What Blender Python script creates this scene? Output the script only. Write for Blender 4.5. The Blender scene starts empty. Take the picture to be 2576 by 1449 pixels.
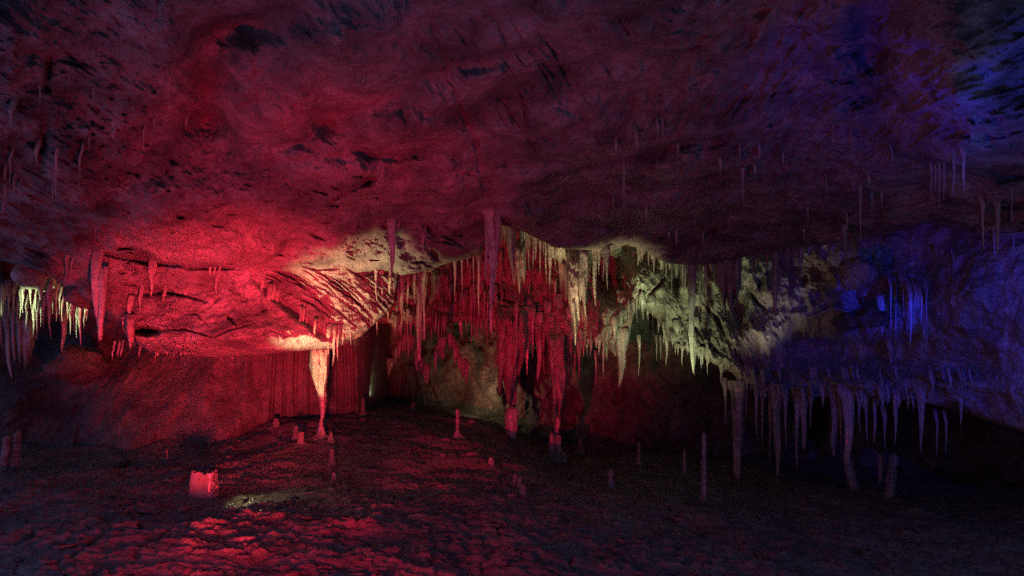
import bpy, math, random
import numpy as np
from mathutils import Vector

S = bpy.context.scene
COL = S.collection
random.seed(7)

# ------------------------------------------------------------------ camera
F, CU, VH = 2000.0, 1288.0, 900.0        # focal length, centre and horizon, in units of a 2576 x 1449 frame
cam_d = bpy.data.cameras.new('camera'); cam = bpy.data.objects.new('camera', cam_d); COL.objects.link(cam)
cam.location = (0, 0, 0); cam.rotation_euler = (math.pi/2, 0, 0)
cam_d.sensor_width = 36; cam_d.lens = 36*F/2576.0
cam_d.shift_y = (VH-724.5)/2576.0
cam_d.clip_start = 0.05; cam_d.clip_end = 400
S.camera = cam

# ------------------------------------------------------------------ dim navy ambient fill, added to lift the shadows
W = bpy.data.worlds.new('World'); S.world = W; W.use_nodes = True
bg = W.node_tree.nodes['Background']
bg.inputs[0].default_value = (0.36, 0.38, 1.05, 1); bg.inputs[1].default_value = 0.55

S.view_settings.view_transform = 'Standard'; S.view_settings.look = 'None'
S.view_settings.exposure = 0.0; S.view_settings.gamma = 1.0
S.cycles.max_bounces = 5; S.cycles.diffuse_bounces = 2; S.cycles.glossy_bounces = 2
S.cycles.sample_clamp_indirect = 1.0; S.cycles.sample_clamp_direct = 8.0; S.cycles.use_denoising = False
try: S.cycles.sampling_pattern = 'TABULATED_SOBOL'
except Exception: pass

def P(u, v, y):
    return Vector(((u-CU)/F*y, y, (VH-v)/F*y))

def lamp(name, loc, aim, col, power, cone=None, blend=.6, size=.06):
    d = bpy.data.lights.new(name, 'SPOT' if cone else 'POINT')
    d.energy = power; d.color = col; d.shadow_soft_size = size
    if cone: d.spot_size = math.radians(cone); d.spot_blend = blend
    o = bpy.data.objects.new(name, d); COL.objects.link(o); o.location = loc
    if aim is not None:
        o.rotation_euler = (aim-loc).to_track_quat('-Z', 'Y').to_euler()
    return o

RED = (1.0, .012, .055); WARM = (1.0, .82, .42); GREEN = (.78, 1.0, .52); BLUE = (.02, .03, 1.0)
LAMPS = [
 # red floodlights on the near floor, and wide added fill
 ('red_flood_and_fill', P(590, 1570, 5.6), P(600, 850, 15), (1.0, .030, .058), 23500, 38, 1.0, .22),
 ('red_flood_and_fill', P(330, 1500, 6.0), P(1240, 920, 18), RED, 9000, 28, 1.0, .05),
 ('red_flood_and_fill', P(450, 1440, 6.0), P(640, 500, 12), RED, 520, 120, 1.0, .25),  # added fill, a broad dim red wash over the left ceiling
 ('red_flood_and_fill', P(520, 1450, 6.2), P(760, 430, 12.2), RED, 1600, 56, 1.0, .20),
 ('red_flood_and_fill', P(900, 1440, 6.0), P(1750, 500, 13), RED, 430, 120, 1.0, .15),  # added fill, carries dim red across the right ceiling
 ('red_flood_and_fill', P(700, 1545, 5.4), P(640, 1250, 11), RED, 850, 100, 1.0, .10),
 # warm floodlights behind the stump on the floor
 ('warm_flood_and_fill', P(600, 1205, 13.1), P(850, 765, 15.3), WARM, 3200, 36, 1.0, .04),
 ('warm_flood_and_fill', P(612, 1205, 13.2), P(812, 930, 16.9), WARM, 2300, 16, .6, .04),
 ('warm_flood_and_fill', P(700, 1160, 14.2), P(1260, 620, 18), WARM, 500, 30, .8, .04),
 ('warm_flood_and_fill', P(606, 1186, 12.5), P(650, 1240, 12.4), WARM, 13, 130, .8, .03),
 # greenish floodlights: left edge, and far middle; then an added warm fill
 ('green_floodlight', P(-150, 870, 13.9), P(90, 790, 15.4), GREEN, 1300, 44, .7, .04),
 ('green_floodlight', P(1700, 1060, 16.0), P(1660, 760, 21), GREEN, 1200, 56, 1.0, .05),
 ('green_floodlight', P(1690, 1050, 16.2), P(1606, 705, 21), GREEN, 1500, 11, 1.0, .05),
 ('green_floodlight', P(1440, 1120, 16.4), P(1470, 690, 18.5), WARM, 1700, 52, .9, .05),
 ('green_floodlight', P(1170, 1020, 22.0), P(1250, 920, 25), WARM, 170, 100, .8, .05),
 ('green_floodlight', P(1560, 1080, 17.5), P(1760, 850, 20), WARM, 260, 56, 1.0, .05),
 ('green_floodlight', P(940, 1000, 21.6), P(925, 850, 25), GREEN, 40, 60, .8, .03),
 ('warm_flood_and_fill', P(1890, 1050, 17.2), P(1935, 745, 20.4), (1.0, .85, .75), 330, 34, 1.0, .05),  # added fill to brighten the bluish rock, no known source
 # blue floodlights beyond the right edge
 ('blue_floodlight', P(2800, 700, 9.5), P(2430, 800, 15), BLUE, 1250, 50, 1.0, .08),
 ('blue_floodlight', P(3100, 900, 14.5), P(2050, 900, 18), BLUE, 600, 40, .9, .08),
 ('blue_floodlight', P(2560, 880, 12.6), P(2290, 800, 16.9), BLUE, 2600, 15, .9, .04),
 ('blue_floodlight', P(2560, 780, 6.0), P(2330, 190, 9), BLUE, 520, 60, 1.0, .08),
]
for a in LAMPS: lamp(*a)

# ------------------------------------------------------------------ noise
def _h(ix, iy, iz, s):
    h = (ix.astype(np.uint32)*np.uint32(374761393) + iy.astype(np.uint32)*np.uint32(668265263)
         + iz.astype(np.uint32)*np.uint32(2147483647) + np.uint32((s*974711) & 0xffffffff))
    h = (h ^ (h >> np.uint32(13)))*np.uint32(1274126177)
    h = (h ^ (h >> np.uint32(16)))*np.uint32(2246822519)
    return h ^ (h >> np.uint32(13))
def pn(x, y, z, s=0):
    x, y, z = np.broadcast_arrays(np.asarray(x, float), np.asarray(y, float), np.asarray(z, float))
    x0 = np.floor(x); y0 = np.floor(y); z0 = np.floor(z)
    fx, fy, fz = x-x0, y-y0, z-z0
    ix, iy, iz = x0.astype(np.int64), y0.astype(np.int64), z0.astype(np.int64)
    ux, uy, uz = (f*f*f*(f*(f*6-15)+10) for f in (fx, fy, fz))
    r = []
    for dz in (0, 1):
        for dy in (0, 1):
            for dx in (0, 1):
                h = _h((ix+dx) & 0xffffffff, (iy+dy) & 0xffffffff, (iz+dz) & 0xffffffff, s)
                gx = (h & np.uint32(1023))/511.5-1; gy = ((h >> np.uint32(10)) & np.uint32(1023))/511.5-1
                gz = ((h >> np.uint32(20)) & np.uint32(1023))/511.5-1
                r.append(gx*(fx-dx)+gy*(fy-dy)+gz*(fz-dz))
    a = r[0]+(r[1]-r[0])*ux; b = r[2]+(r[3]-r[2])*ux; c = r[4]+(r[5]-r[4])*ux; d = r[6]+(r[7]-r[6])*ux
    e = a+(b-a)*uy; f = c+(d-c)*uy
    return e+(f-e)*uz
def fbm(x, y, z, o=4, s=0, g=.5):
    t = 0; a = 1
    for k in range(o):
        t = t+a*pn(x, y, z, s+k*17); x, y, z = x*2.03, y*2.03, z*2.03; a *= g
    return t
def ridge(x, y, z, o=3, s=0):
    t = 0; a = 1
    for k in range(o):
        t = t+a*(1-np.abs(pn(x, y, z, s+k*13))*2.2)**2; x, y, z = x*2.1, y*2.1, z*2.1; a *= .5
    return t
def worley(x, y, s=0):                       # distance to the nearest and second point, and a value of the cell
    x0 = np.floor(x); y0 = np.floor(y)
    f1 = np.full(x.shape, 9.0); f2 = np.full(x.shape, 9.0); val = np.zeros(x.shape)
    zz = np.zeros(x.shape, np.int64)
    for dy in (-1, 0, 1):
        for dx in (-1, 0, 1):
            cx = x0+dx; cy = y0+dy
            h = _h(cx.astype(np.int64) & 0xffffffff, cy.astype(np.int64) & 0xffffffff, zz, s)
            px = cx+(h & np.uint32(1023))/1023.; py = cy+((h >> np.uint32(10)) & np.uint32(1023))/1023.
            d = np.hypot(px-x, py-y); vv = ((h >> np.uint32(20)) & np.uint32(1023))/1023.
            n = d < f1
            f2 = np.where(n, f1, np.minimum(f2, d)); val = np.where(n, vv, val); f1 = np.where(n, d, f1)
    return f1, f2, val
def sstep(a, b, x):
    t = np.clip((x-a)/(b-a), 0, 1); return t*t*(3-2*t)
def gauss(u, v, cu, cv, su, sv):
    return np.exp(-((u-cu)/su)**2-((v-cv)/sv)**2)
def linedist(u, v, pts):                     # distance to a polyline and position along it 0..1
    best = np.full(u.shape, 1e9); par = np.zeros(u.shape); n = len(pts)-1
    for i in range(n):
        (x0, y0), (x1, y1) = pts[i], pts[i+1]
        dx, dy = x1-x0, y1-y0
        t = np.clip(((u-x0)*dx+(v-y0)*dy)/(dx*dx+dy*dy), 0, 1)
        d = np.hypot(u-x0-t*dx, v-y0-t*dy)
        m = d < best
        best = np.where(m, d, best); par = np.where(m, (i+t)/n, par)
    return best, par
def crease(u, v, pts, w, depth):
    xs = [p[0] for p in pts]; ys = [p[1] for p in pts]
    out = np.zeros(u.shape); k = 4*w
    m = (u > min(xs)-k) & (u < max(xs)+k) & (v > min(ys)-k) & (v < max(ys)+k)
    if not m.any(): return out
    uu = u[m]+3*pn(u[m]*.09, v[m]*.09, 0, 5); vv = v[m]+3*pn(u[m]*.09, v[m]*.09, 9, 6)
    d, t = linedist(uu, vv, pts)
    if w > 1.5 and 1070 < pts[0][0] < 1600 and pts[0][1] < 480 and w < 6: depth = depth*.4
    if w > 3.9 and pts[0][1] < 560: depth, w = depth*.62, w*1.15
    out[m] = depth*np.exp(-(d/w)**2)*(.35+.65*np.sin(np.pi*np.clip(t, .03, .97)))
    return out
def table(u, v, us, vs, Z):                  # smooth interpolation of a table of depths
    Z = np.array(Z, float)
    def idx(a, n):
        a = np.clip(a, n[0], n[-1]-1e-6); i = np.searchsorted(n, a, side='right')-1
        t = (a-np.array(n)[i])/(np.array(n)[i+1]-np.array(n)[i]); return i, t
    i, tu = idx(u, us); j, tv = idx(v, vs)
    tu = tu*.5+.5*tu*tu*(3-2*tu)
    return (Z[j, i]*(1-tu)*(1-tv)+Z[j, i+1]*tu*(1-tv)+Z[j+1, i]*(1-tu)*tv+Z[j+1, i+1]*tu*tv)

# ------------------------------------------------------------------ materials
def rock_mat(name, c0, c1, scale=1.0, rough=.62, bump=.5, vert=1.0, fine=1.0, dark=(.10, .08, .07), darkamt=.35, spec=.35):
    m = bpy.data.materials.new(name); m.use_nodes = True
    nt = m.node_tree; N = nt.nodes; L = nt.links
    b = N['Principled BSDF']
    tc = N.new('ShaderNodeTexCoord'); mp = N.new('ShaderNodeMapping'); mp.inputs['Scale'].default_value = (1, 1, 1/vert)
    geo = N.new('ShaderNodeNewGeometry')
    L.new(geo.outputs['Position'], mp.inputs[0])
    def noise(sc, det, ro=.55, dist=0):
        n = N.new('ShaderNodeTexNoise'); n.inputs['Scale'].default_value = sc*scale; n.inputs['Detail'].default_value = det
        n.inputs['Roughness'].default_value = ro; n.inputs['Distortion'].default_value = dist
        L.new(mp.outputs[0], n.inputs['Vector']); return n
    n1 = noise(1.3, 8, .6, .1); n2 = noise(5.5, 8, .66, .1); n3 = noise(26*fine, 6, .65); n4 = noise(90*fine, 3, .6)
    r = N.new('ShaderNodeValToRGB'); r.color_ramp.elements[0].color = (*c0, 1); r.color_ramp.elements[1].color = (*c1, 1)
    r.color_ramp.elements[0].position = .36; r.color_ramp.elements[1].position = .64
    L.new(n1.outputs[0], r.inputs[0])
    r2 = N.new('ShaderNodeValToRGB'); r2.color_ramp.elements[0].position = .54; r2.color_ramp.elements[1].position = .70
    L.new(n2.outputs[0], r2.inputs[0])
    mul = N.new('ShaderNodeMath'); mul.operation = 'MULTIPLY'; mul.inputs[1].default_value = darkamt
    L.new(r2.outputs[0], mul.inputs[0])
    mx = N.new('ShaderNodeMixRGB'); mx.inputs[2].default_value = (*dark, 1)
    L.new(mul.outputs[0], mx.inputs[0]); L.new(r.outputs[0], mx.inputs[1])
    # speckle
    r3 = N.new('ShaderNodeMapRange'); r3.inputs[1].default_value = .3; r3.inputs[2].default_value = .7
    r3.inputs[3].default_value = .72; r3.inputs[4].default_value = 1.22
    L.new(n4.outputs[0], r3.inputs[0])
    mm = N.new('ShaderNodeVectorMath'); mm.operation = 'SCALE'
    L.new(mx.outputs[0], mm.inputs[0]); L.new(r3.outputs[0], mm.inputs['Scale'])
    L.new(mm.outputs[0], b.inputs['Base Color'])
    rr = N.new('ShaderNodeMapRange'); rr.inputs[3].default_value = rough-.2; rr.inputs[4].default_value = rough+.2
    L.new(n2.outputs[0], rr.inputs[0]); L.new(rr.outputs[0], b.inputs['Roughness'])
    b.inputs['Specular IOR Level'].default_value = spec
    b.inputs['Coat Weight'].default_value = .3 if spec > .4 else .1; b.inputs['Coat Roughness'].default_value = .18
    ad = N.new('ShaderNodeMath'); ad.operation = 'MULTIPLY_ADD'; ad.inputs[1].default_value = .35
    L.new(n3.outputs[0], ad.inputs[0]); L.new(n2.outputs[0], ad.inputs[2])
    ad2 = N.new('ShaderNodeMath'); ad2.operation = 'MULTIPLY_ADD'; ad2.inputs[1].default_value = .12
    L.new(n4.outputs[0], ad2.inputs[0]); L.new(ad.outputs[0], ad2.inputs[2])
    bp = N.new('ShaderNodeBump'); bp.inputs['Strength'].default_value = bump; bp.inputs['Distance'].default_value = .22/scale
    L.new(ad2.outputs[0], bp.inputs['Height']); L.new(bp.outputs[0], b.inputs['Normal'])
    return m
M_CEIL = rock_mat('limestone', (.10, .088, .08), (.32, .285, .255), 1.0, .62, .9, darkamt=.7)
M_WALL = rock_mat('wall_limestone', (.075, .066, .06), (.17, .15, .13), 1.0, .65, .9, darkamt=.6)  # base colour lowered to stand in for the shade under the ledge
M_FLOW = rock_mat('flowstone', (.20, .18, .14), (.40, .37, .28), 1.6, .5, 1.0, vert=2.0, spec=.5, darkamt=.6)
M_CLAY = rock_mat('cave_clay', (.10, .085, .075), (.21, .18, .15), 1.3, .60, 1.0, dark=(.04, .03, .03), darkamt=.6)
M_MITE = rock_mat('muddy_dripstone', (.10, .088, .075), (.24, .215, .18), 2.5, .5, .9, vert=1.5, spec=.5, darkamt=.6)
M_DRIP = rock_mat('dripstone', (.16, .145, .12), (.36, .33, .27), 3.0, .40, 1.0, vert=3.0, spec=.5, darkamt=.6)

# ------------------------------------------------------------------ object helpers
def tag(o, label=None, cat=None, group=None, kind=None):
    if label: o['label'] = label
    if cat: o['category'] = cat
    if group: o['group'] = group
    if kind: o['kind'] = kind
    return o
def mesh(name, co, quads, mat, tris=None, origin=None, smooth=True):
    co = np.asarray(co, float)
    if origin is None: origin = (0, 0, 0)
    co = co-np.array(origin)
    me = bpy.data.meshes.new(name)
    q = np.asarray(quads, np.int32).reshape(-1, 4); t = np.asarray(tris if tris is not None else [], np.int32).reshape(-1, 3)
    me.vertices.add(len(co)); me.vertices.foreach_set('co', co.astype(np.float32).ravel())
    me.loops.add(q.size+t.size); me.loops.foreach_set('vertex_index', np.concatenate([q.ravel(), t.ravel()]))
    me.polygons.add(len(q)+len(t))
    st = np.concatenate([np.arange(len(q))*4, q.size+np.arange(len(t))*3]).astype(np.int32)
    me.polygons.foreach_set('loop_start', st)
    me.update(calc_edges=True)
    me.polygons.foreach_set('use_smooth', np.full(len(me.polygons), smooth))
    me.materials.append(mat)
    o = bpy.data.objects.new(name, me); COL.objects.link(o); o.location = origin
    return o
def gridquads(nr, nc):
    i = np.arange(nr-1)[:, None]*nc+np.arange(nc-1)[None, :]
    return np.stack([i, i+1, i+nc+1, i+nc], -1).reshape(-1, 4)
def grid(name, X, Y, Z, mat):
    nr, nc = X.shape
    return mesh(name, np.stack([X, Y, Z], -1).reshape(-1, 3), gridquads(nr, nc), mat)
def spaced(*segs):                           # (start, end, step) runs joined into one increasing list
    out = []
    for a, b, st in segs:
        out += list(np.linspace(a, b, max(2, int((b-a)/st)+1))[:-1])
    return np.array(out+[segs[-1][1]])

# ------------------------------------------------------------------ cave ceiling with the hanging ledge
BU = [-700, 0, 60, 120, 185, 215, 300, 322, 345, 380, 450, 560, 700, 800, 850, 880, 910, 945, 975, 990, 1000, 1060, 1120, 1180, 1205, 1225, 1245, 1262, 1303, 1359, 1394,
      1428, 1540, 1576, 1605, 1629, 1673, 1732, 1787, 1842, 1898, 1943, 1979, 2100, 2200, 2330, 2450, 2576, 3200]
BV = [640, 655, 668, 690, 735, 755, 806, 812, 866, 886, 894, 900, 889, 880, 876, 862, 846, 812, 785, 765, 695, 683, 664, 650, 640, 600, 566, 566, 576, 604, 622,
      627, 630, 616, 624, 634, 662, 667, 664, 653, 642, 637, 628, 612, 600, 560, 590, 600, 600]
def B(u): return np.interp(u, BU, BV)
CREASES = [
 ([(925, 388), (985, 398), (1050, 384), (1115, 352)], 14, .6), ([(880, 372), (930, 392)], 9, .5),
 ([(838, 505), (868, 487), (905, 470), (940, 452)], 4.5, .55), ([(920, 462), (942, 450)], 8, .7),
 ([(560, 75), (620, 80), (690, 100)], 26, .6), ([(545, 70), (560, 130)], 22, .5), ([(505, 170), (530, 260), (490, 380)], 40, .8),
 ([(690, 380), (725, 372), (765, 360)], 12, .4), ([(640, 532), (655, 526)], 4, .25), ([(725, 528), (748, 522)], 4, .3),
 ([(425, 405), (440, 408)], 7, .35), ([(415, 428), (425, 430)], 7, .3), ([(340, 438), (352, 442)], 4, .3),
 ([(123, 150), (118, 220)], 7, .8), ([(115, 300), (100, 420)], 10, .7), ([(140, 250), (200, 245)], 18, .45), ([(60, 225), (160, 220)], 12, .3),
 ([(150, 110), (185, 150), (230, 170)], 4, .3), ([(140, 150), (200, 165), (235, 190)], 3, .25),
 ([(1075, 33), (1109, 125), (1146, 233), (1165, 300), (1200, 367), (1213, 458), (1235, 505)], 7, .22),
 ([(1258, 75), (1280, 121)], 4, .35), ([(1350, 79), (1392, 129), (1438, 225)], 3.5, .35), ([(1346, 137), (1404, 204)], 3.5, .3),
 ([(1267, 175), (1300, 208), (1321, 267), (1327, 317), (1334, 362)], 4, .4), ([(1225, 233), (1267, 254), (1300, 321), (1330, 354)], 5, .35),
 ([(1342, 308), (1367, 346), (1409, 371)], 4.5, .4), ([(1190, 100), (1230, 200)], 4, .25), ([(1455, 300), (1478, 290)], 12, .35),
 ([(1400, 270), (1470, 300)], 4, .3),
 ([(240, 632), (312, 652), (400, 665), (480, 672)], 4, .45), ([(67, 625), (120, 646)], 4, .3), ([(470, 676), (600, 676)], 3.5, .35),
 ([(760, 668), (800, 680), (850, 676)], 2.5, .25), ([(307, 716), (340, 718), (357, 727)], 2, .2), ([(362, 742), (420, 736), (475, 747), (520, 760)], 3, .4),
 ([(392, 836), (420, 830), (465, 829), (500, 838), (537, 849), (575, 831), (644, 811)], 2.2, .22), ([(462, 789), (495, 790), (530, 824)], 2, .15),
 ([(463, 843), (466, 880)], 2.2, .14), ([(572, 789), (576, 800), (592, 816)], 3, .3), ([(640, 792), (690, 770)], 2, .12),
 ([(500, 880), (530, 845)], 2, .1), ([(600, 870), (680, 830), (720, 845)], 2, .09), ([(495, 788), (530, 770), (560, 740)], 2, .12),
 ([(342, 832), (368, 834), (392, 834)], 8, 1.6),
 ([(637, 703), (675, 737), (720, 772), (775, 814), (817, 850)], 8, .50), ([(850, 866), (880, 858), (940, 805)], 5, .2),
 ([(1090, 585), (1130, 600), (1190, 640)], 3, .25), ([(1105, 560), (1170, 600)], 3, .25), ([(1060, 560), (1100, 600)], 6, .35), ([(1080, 625), (1110, 655)], 10, .5),
 ([(900, 690), (960, 685), (1000, 690)], 6, .4), ([(905, 700), (925, 720)], 10, .25),
]
rs = random.Random(4)
for k in range(70):                          # the fan of furrows on the right half of the ledge
    u0 = rs.uniform(650, 965); v0 = rs.uniform(675, 760)
    sl = .42+(u0-650)/340*.55+rs.uniform(-.08, .08); ln = rs.uniform(35, 110)
    if v0 > 700+(u0-640)*.5: continue
    p = [(u0, v0), (u0+ln*.5, v0+ln*.5*sl*.85), (u0+ln, v0+ln*sl*1.1)]
    CREASES.append((p, rs.uniform(1.3, 2.4), rs.uniform(.06, .20)))
for k in range(18):
    u0 = rs.uniform(760, 950); v0 = rs.uniform(700, 800)
    CREASES.append(([(u0, v0), (u0+rs.uniform(-4, 12), v0+rs.uniform(15, 34))], 1.4, rs.uniform(.05, .12)))
for k in range(60):                          # short cracks and pits over the red part of the ceiling
    u0 = rs.uniform(250, 1180); v0 = rs.uniform(430, 670); ln = rs.uniform(8, 45)
    a = rs.uniform(-.1, .5)
    CREASES.append(([(u0, v0), (u0+ln, v0+ln*a)], rs.uniform(1.3, 3.2), rs.uniform(.08, .3)))
for k in range(45):                          # bedding joints running down to the right in the middle
    u0 = rs.uniform(1080, 1560); v0 = rs.uniform(-20, 480); ln = rs.uniform(40, 150)
    a = rs.uniform(1.0, 1.9)
    CREASES.append(([(u0, v0), (u0+ln*.4, v0+ln*.45*a), (u0+ln, v0+ln*a)], rs.uniform(1.6, 3.0), rs.uniform(.05, .16)))
def Yc(u, v):
    us = [-700, 0, 330, 650, 990, 1250, 1600, 2000, 2330, 2576, 3200]
    vs = [-800, -300, 0, 200, 400, 520, 600, 665, 700, 780, 850, 905]
    T = [[4.2]*11,
         [5.6, 5.6, 5.8, 5.8, 6.0, 6.0, 6.0, 6.0, 5.8, 5.4, 4.5],
         [7.4, 7.4, 7.6, 7.6, 7.6, 7.6, 7.6, 7.8, 7.6, 6.8, 5.0],
         [8.8, 8.8, 9.2, 9.2, 9.4, 9.4, 9.6, 9.8, 8.8, 7.8, 6.0],
         [10.4, 10.6, 11.0, 11.4, 11.6, 11.9, 12.2, 12.4, 11, 9.6, 7],
         [12.0, 12.4, 12.6, 13.0, 13.6, 14.3, 14.6, 14.6, 13, 11.0, 8],
         [13.4, 13.6, 13.8, 13.8, 14.8, 15.6, 16.8, 16.6, 14.6, 12.2, 9],
         [14.4, 14.6, 14.7, 14.6, 15.4, 16.6, 18.0, 17.8, 15.6, 12.8, 9.4],
         [14.6, 14.8, 14.9, 14.8, 15.5, 16.8, 18.2, 18.0, 16, 13.0, 9.6],
         [15.0, 15.1, 15.0, 15.0, 15.7, 17, 18.4, 18.2, 16.3, 13.2, 9.8],
         [15.1, 15.2, 14.9, 14.9, 16.0, 17, 18.6, 18.4, 16.5, 13.4, 10],
         [15.6, 15.7, 15.5, 15.5, 16.4, 17, 18.8, 18.6, 16.7, 13.6, 10]]
    y = table(u, v, us, vs, T)
    x0 = (u-CU)/F*y; z0 = (VH-v)/F*y
    ledge = sstep(640, 690, v)*(1-sstep(985, 1010, u))
    rough = sstep(1480, 1750, u)
    leftr = (1-sstep(250, 520, u))*(1-sstep(560, 640, v))
    smooth = 1-.5*ledge
    y = y+.75*fbm(x0*.42, y*.42, z0*.6, 3, 11)*smooth*(1-.4*sstep(500, 640, v))
    y = y+.40*fbm(x0*1.1, y*.9, z0*1.3, 3, 31)*smooth-(1-ledge)*1.3*(np.abs(pn(x0*.55+.3*y, y*.5, z0*.6, 37))-.2)
    y = y+(.16+.12*leftr+.10*rough)*fbm(x0*3.1, y*2.2, z0*3.1, 4, 51, .55)*(1-.5*ledge)
    # knobs and ribs of the rough dark part, drawn out downwards
    y = y-leftr*.12*np.clip(ridge(x0*3.4, y*1.2, z0*1.4, 3, 71)-.85, 0, 2)-rough*.20*np.clip(ridge(x0*3.6, y*.55, z0*1.0, 3, 73)-.85, 0, 2)
    # bedding
    y = y+.07*(1-rough)*pn(x0*1.2+z0*4.5, y*.8, z0*8-x0*3, 91)+.10*smooth*fbm(x0*5.5, y*3.5, z0*6, 3, 93)+.05*ledge*fbm(x0*9, y*4, z0*9, 3, 97)
    # pitted patches
    pit = gauss(u, v, 575, 740, 70, 38)+.7*gauss(u, v, 700, 520, 260, 90)+gauss(u, v, 330, 690, 60, 25)+.7*gauss(u, v, 1000, 620, 120, 50)+.8*gauss(u, v, 250, 330, 260, 150)
    y = y+np.clip(pit, 0, 1)*.36*np.clip(fbm(u*.045, v*.075, 0, 4, 101)-.08, 0, 1)
    for pts, w, d in CREASES: y = y+crease(u, v, pts, w, d)
    # bulges: towards the viewer is negative
    for cu, cv, su, sv, d in [(800, 430, 110, 60, -.5), (600, 480, 120, 50, -.35), (420, 500, 100, 60, -.3), (560, 846, 200, 44, -.62), (300, 620, 160, 30, -.3),
                              (90, 690, 45, 36, -.9), (225, 742, 38, 34, -.7), (1120, 470, 80, 90, -.6), (2400, 200, 110, 260, -1.5), (2200, 120, 60, 160, .8), (1290, 540, 50, 60, -.8),
                              (640, 60, 120, 40, .5), (520, 250, 70, 160, .9), (860, 300, 60, 60, .3), (870, 110, 130, 60, -.4), (1560, 690, 60, 60, .4), (700, 660, 200, 12, -.15), (420, 735, 90, 14, .3),
                              (910, 735, 30, 22, -.2), (985, 765, 22, 20, -.4), (1140, 625, 50, 18, -.35), (980, 640, 60, 20, -.25)]:
        y = y+d*gauss(u, v, cu, cv, su, sv)
    # right slab of the ledge stands back from the left one along the diagonal trench
    dline = (v-703)-(u-637)*.80
    y = y+.45*sstep(-6, 8, -dline)*ledge*sstep(620, 680, u)*(1-sstep(700, 860, v)*.6)
    # draped face in the blue light, upper right
    m = gauss(u, v, 2400, 200, 170, 300)
    y = y+m*(.20*fbm(x0*5, y*.6, z0*1.2, 4, 111)+.15*fbm(x0*9, y*4, z0*7, 3, 113))
    # rounded lip at the lower edge
    e = B(u)-v
    y = y+.35*np.exp(-np.clip(e, 0, 99)/4.0)
    return y
us = spaced((-700, -30, 16), (-30, 300, 2.6), (300, 1010, 1.7), (1010, 2600, 2.7), (2600, 3200, 16))
bot = B(us)+2.2*fbm(us*.06, 0*us, 0*us, 4, 3)
ts = np.concatenate([np.linspace(0, .30, 26)[:-1], np.linspace(.30, .84, 240)[:-1], np.linspace(.84, 1, 165)])
def remap(t, b):                             # 0..0.3 above the frame, 0.3..0.84 down to 600, then the edge zone
    v = np.where(t < .3, -800+800*t/.3, np.where(t < .84, (t-.3)/.54*np.minimum(600, b-20), 0))
    return np.where(t >= .84, np.minimum(600, b-20)+(t-.84)/.16*(b-np.minimum(600, b-20)), v)
U, T_ = np.meshgrid(us, ts); V = remap(T_, bot[None, :])
Yg = Yc(U, V)
X = (U-CU)/F*Yg; Z = (VH-V)/F*Yg
# fold back from the edge: the ceiling goes on behind it, hidden
rows = []
for dy, dz in ((.12, .03), (.35, .10), (.8, .25), (1.8, .45), (4, .9), (8, 1.4), (16, 2.0)):
    yy = Yg[-1]+dy; rows.append((X[-1]*(yy/Yg[-1]), yy, Z[-1]+dz+.03*pn(us*.03, dy, 0, 8)))
X = np.vstack([X]+[r[0] for r in rows]); Z = np.vstack([Z]+[r[2] for r in rows]); Yg = np.vstack([Yg]+[r[1] for r in rows])
tag(grid('cave_ceiling', X, Yg, Z, M_CEIL), 'rough limestone cave ceiling sloping down to a hanging ledge', kind='structure')

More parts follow.
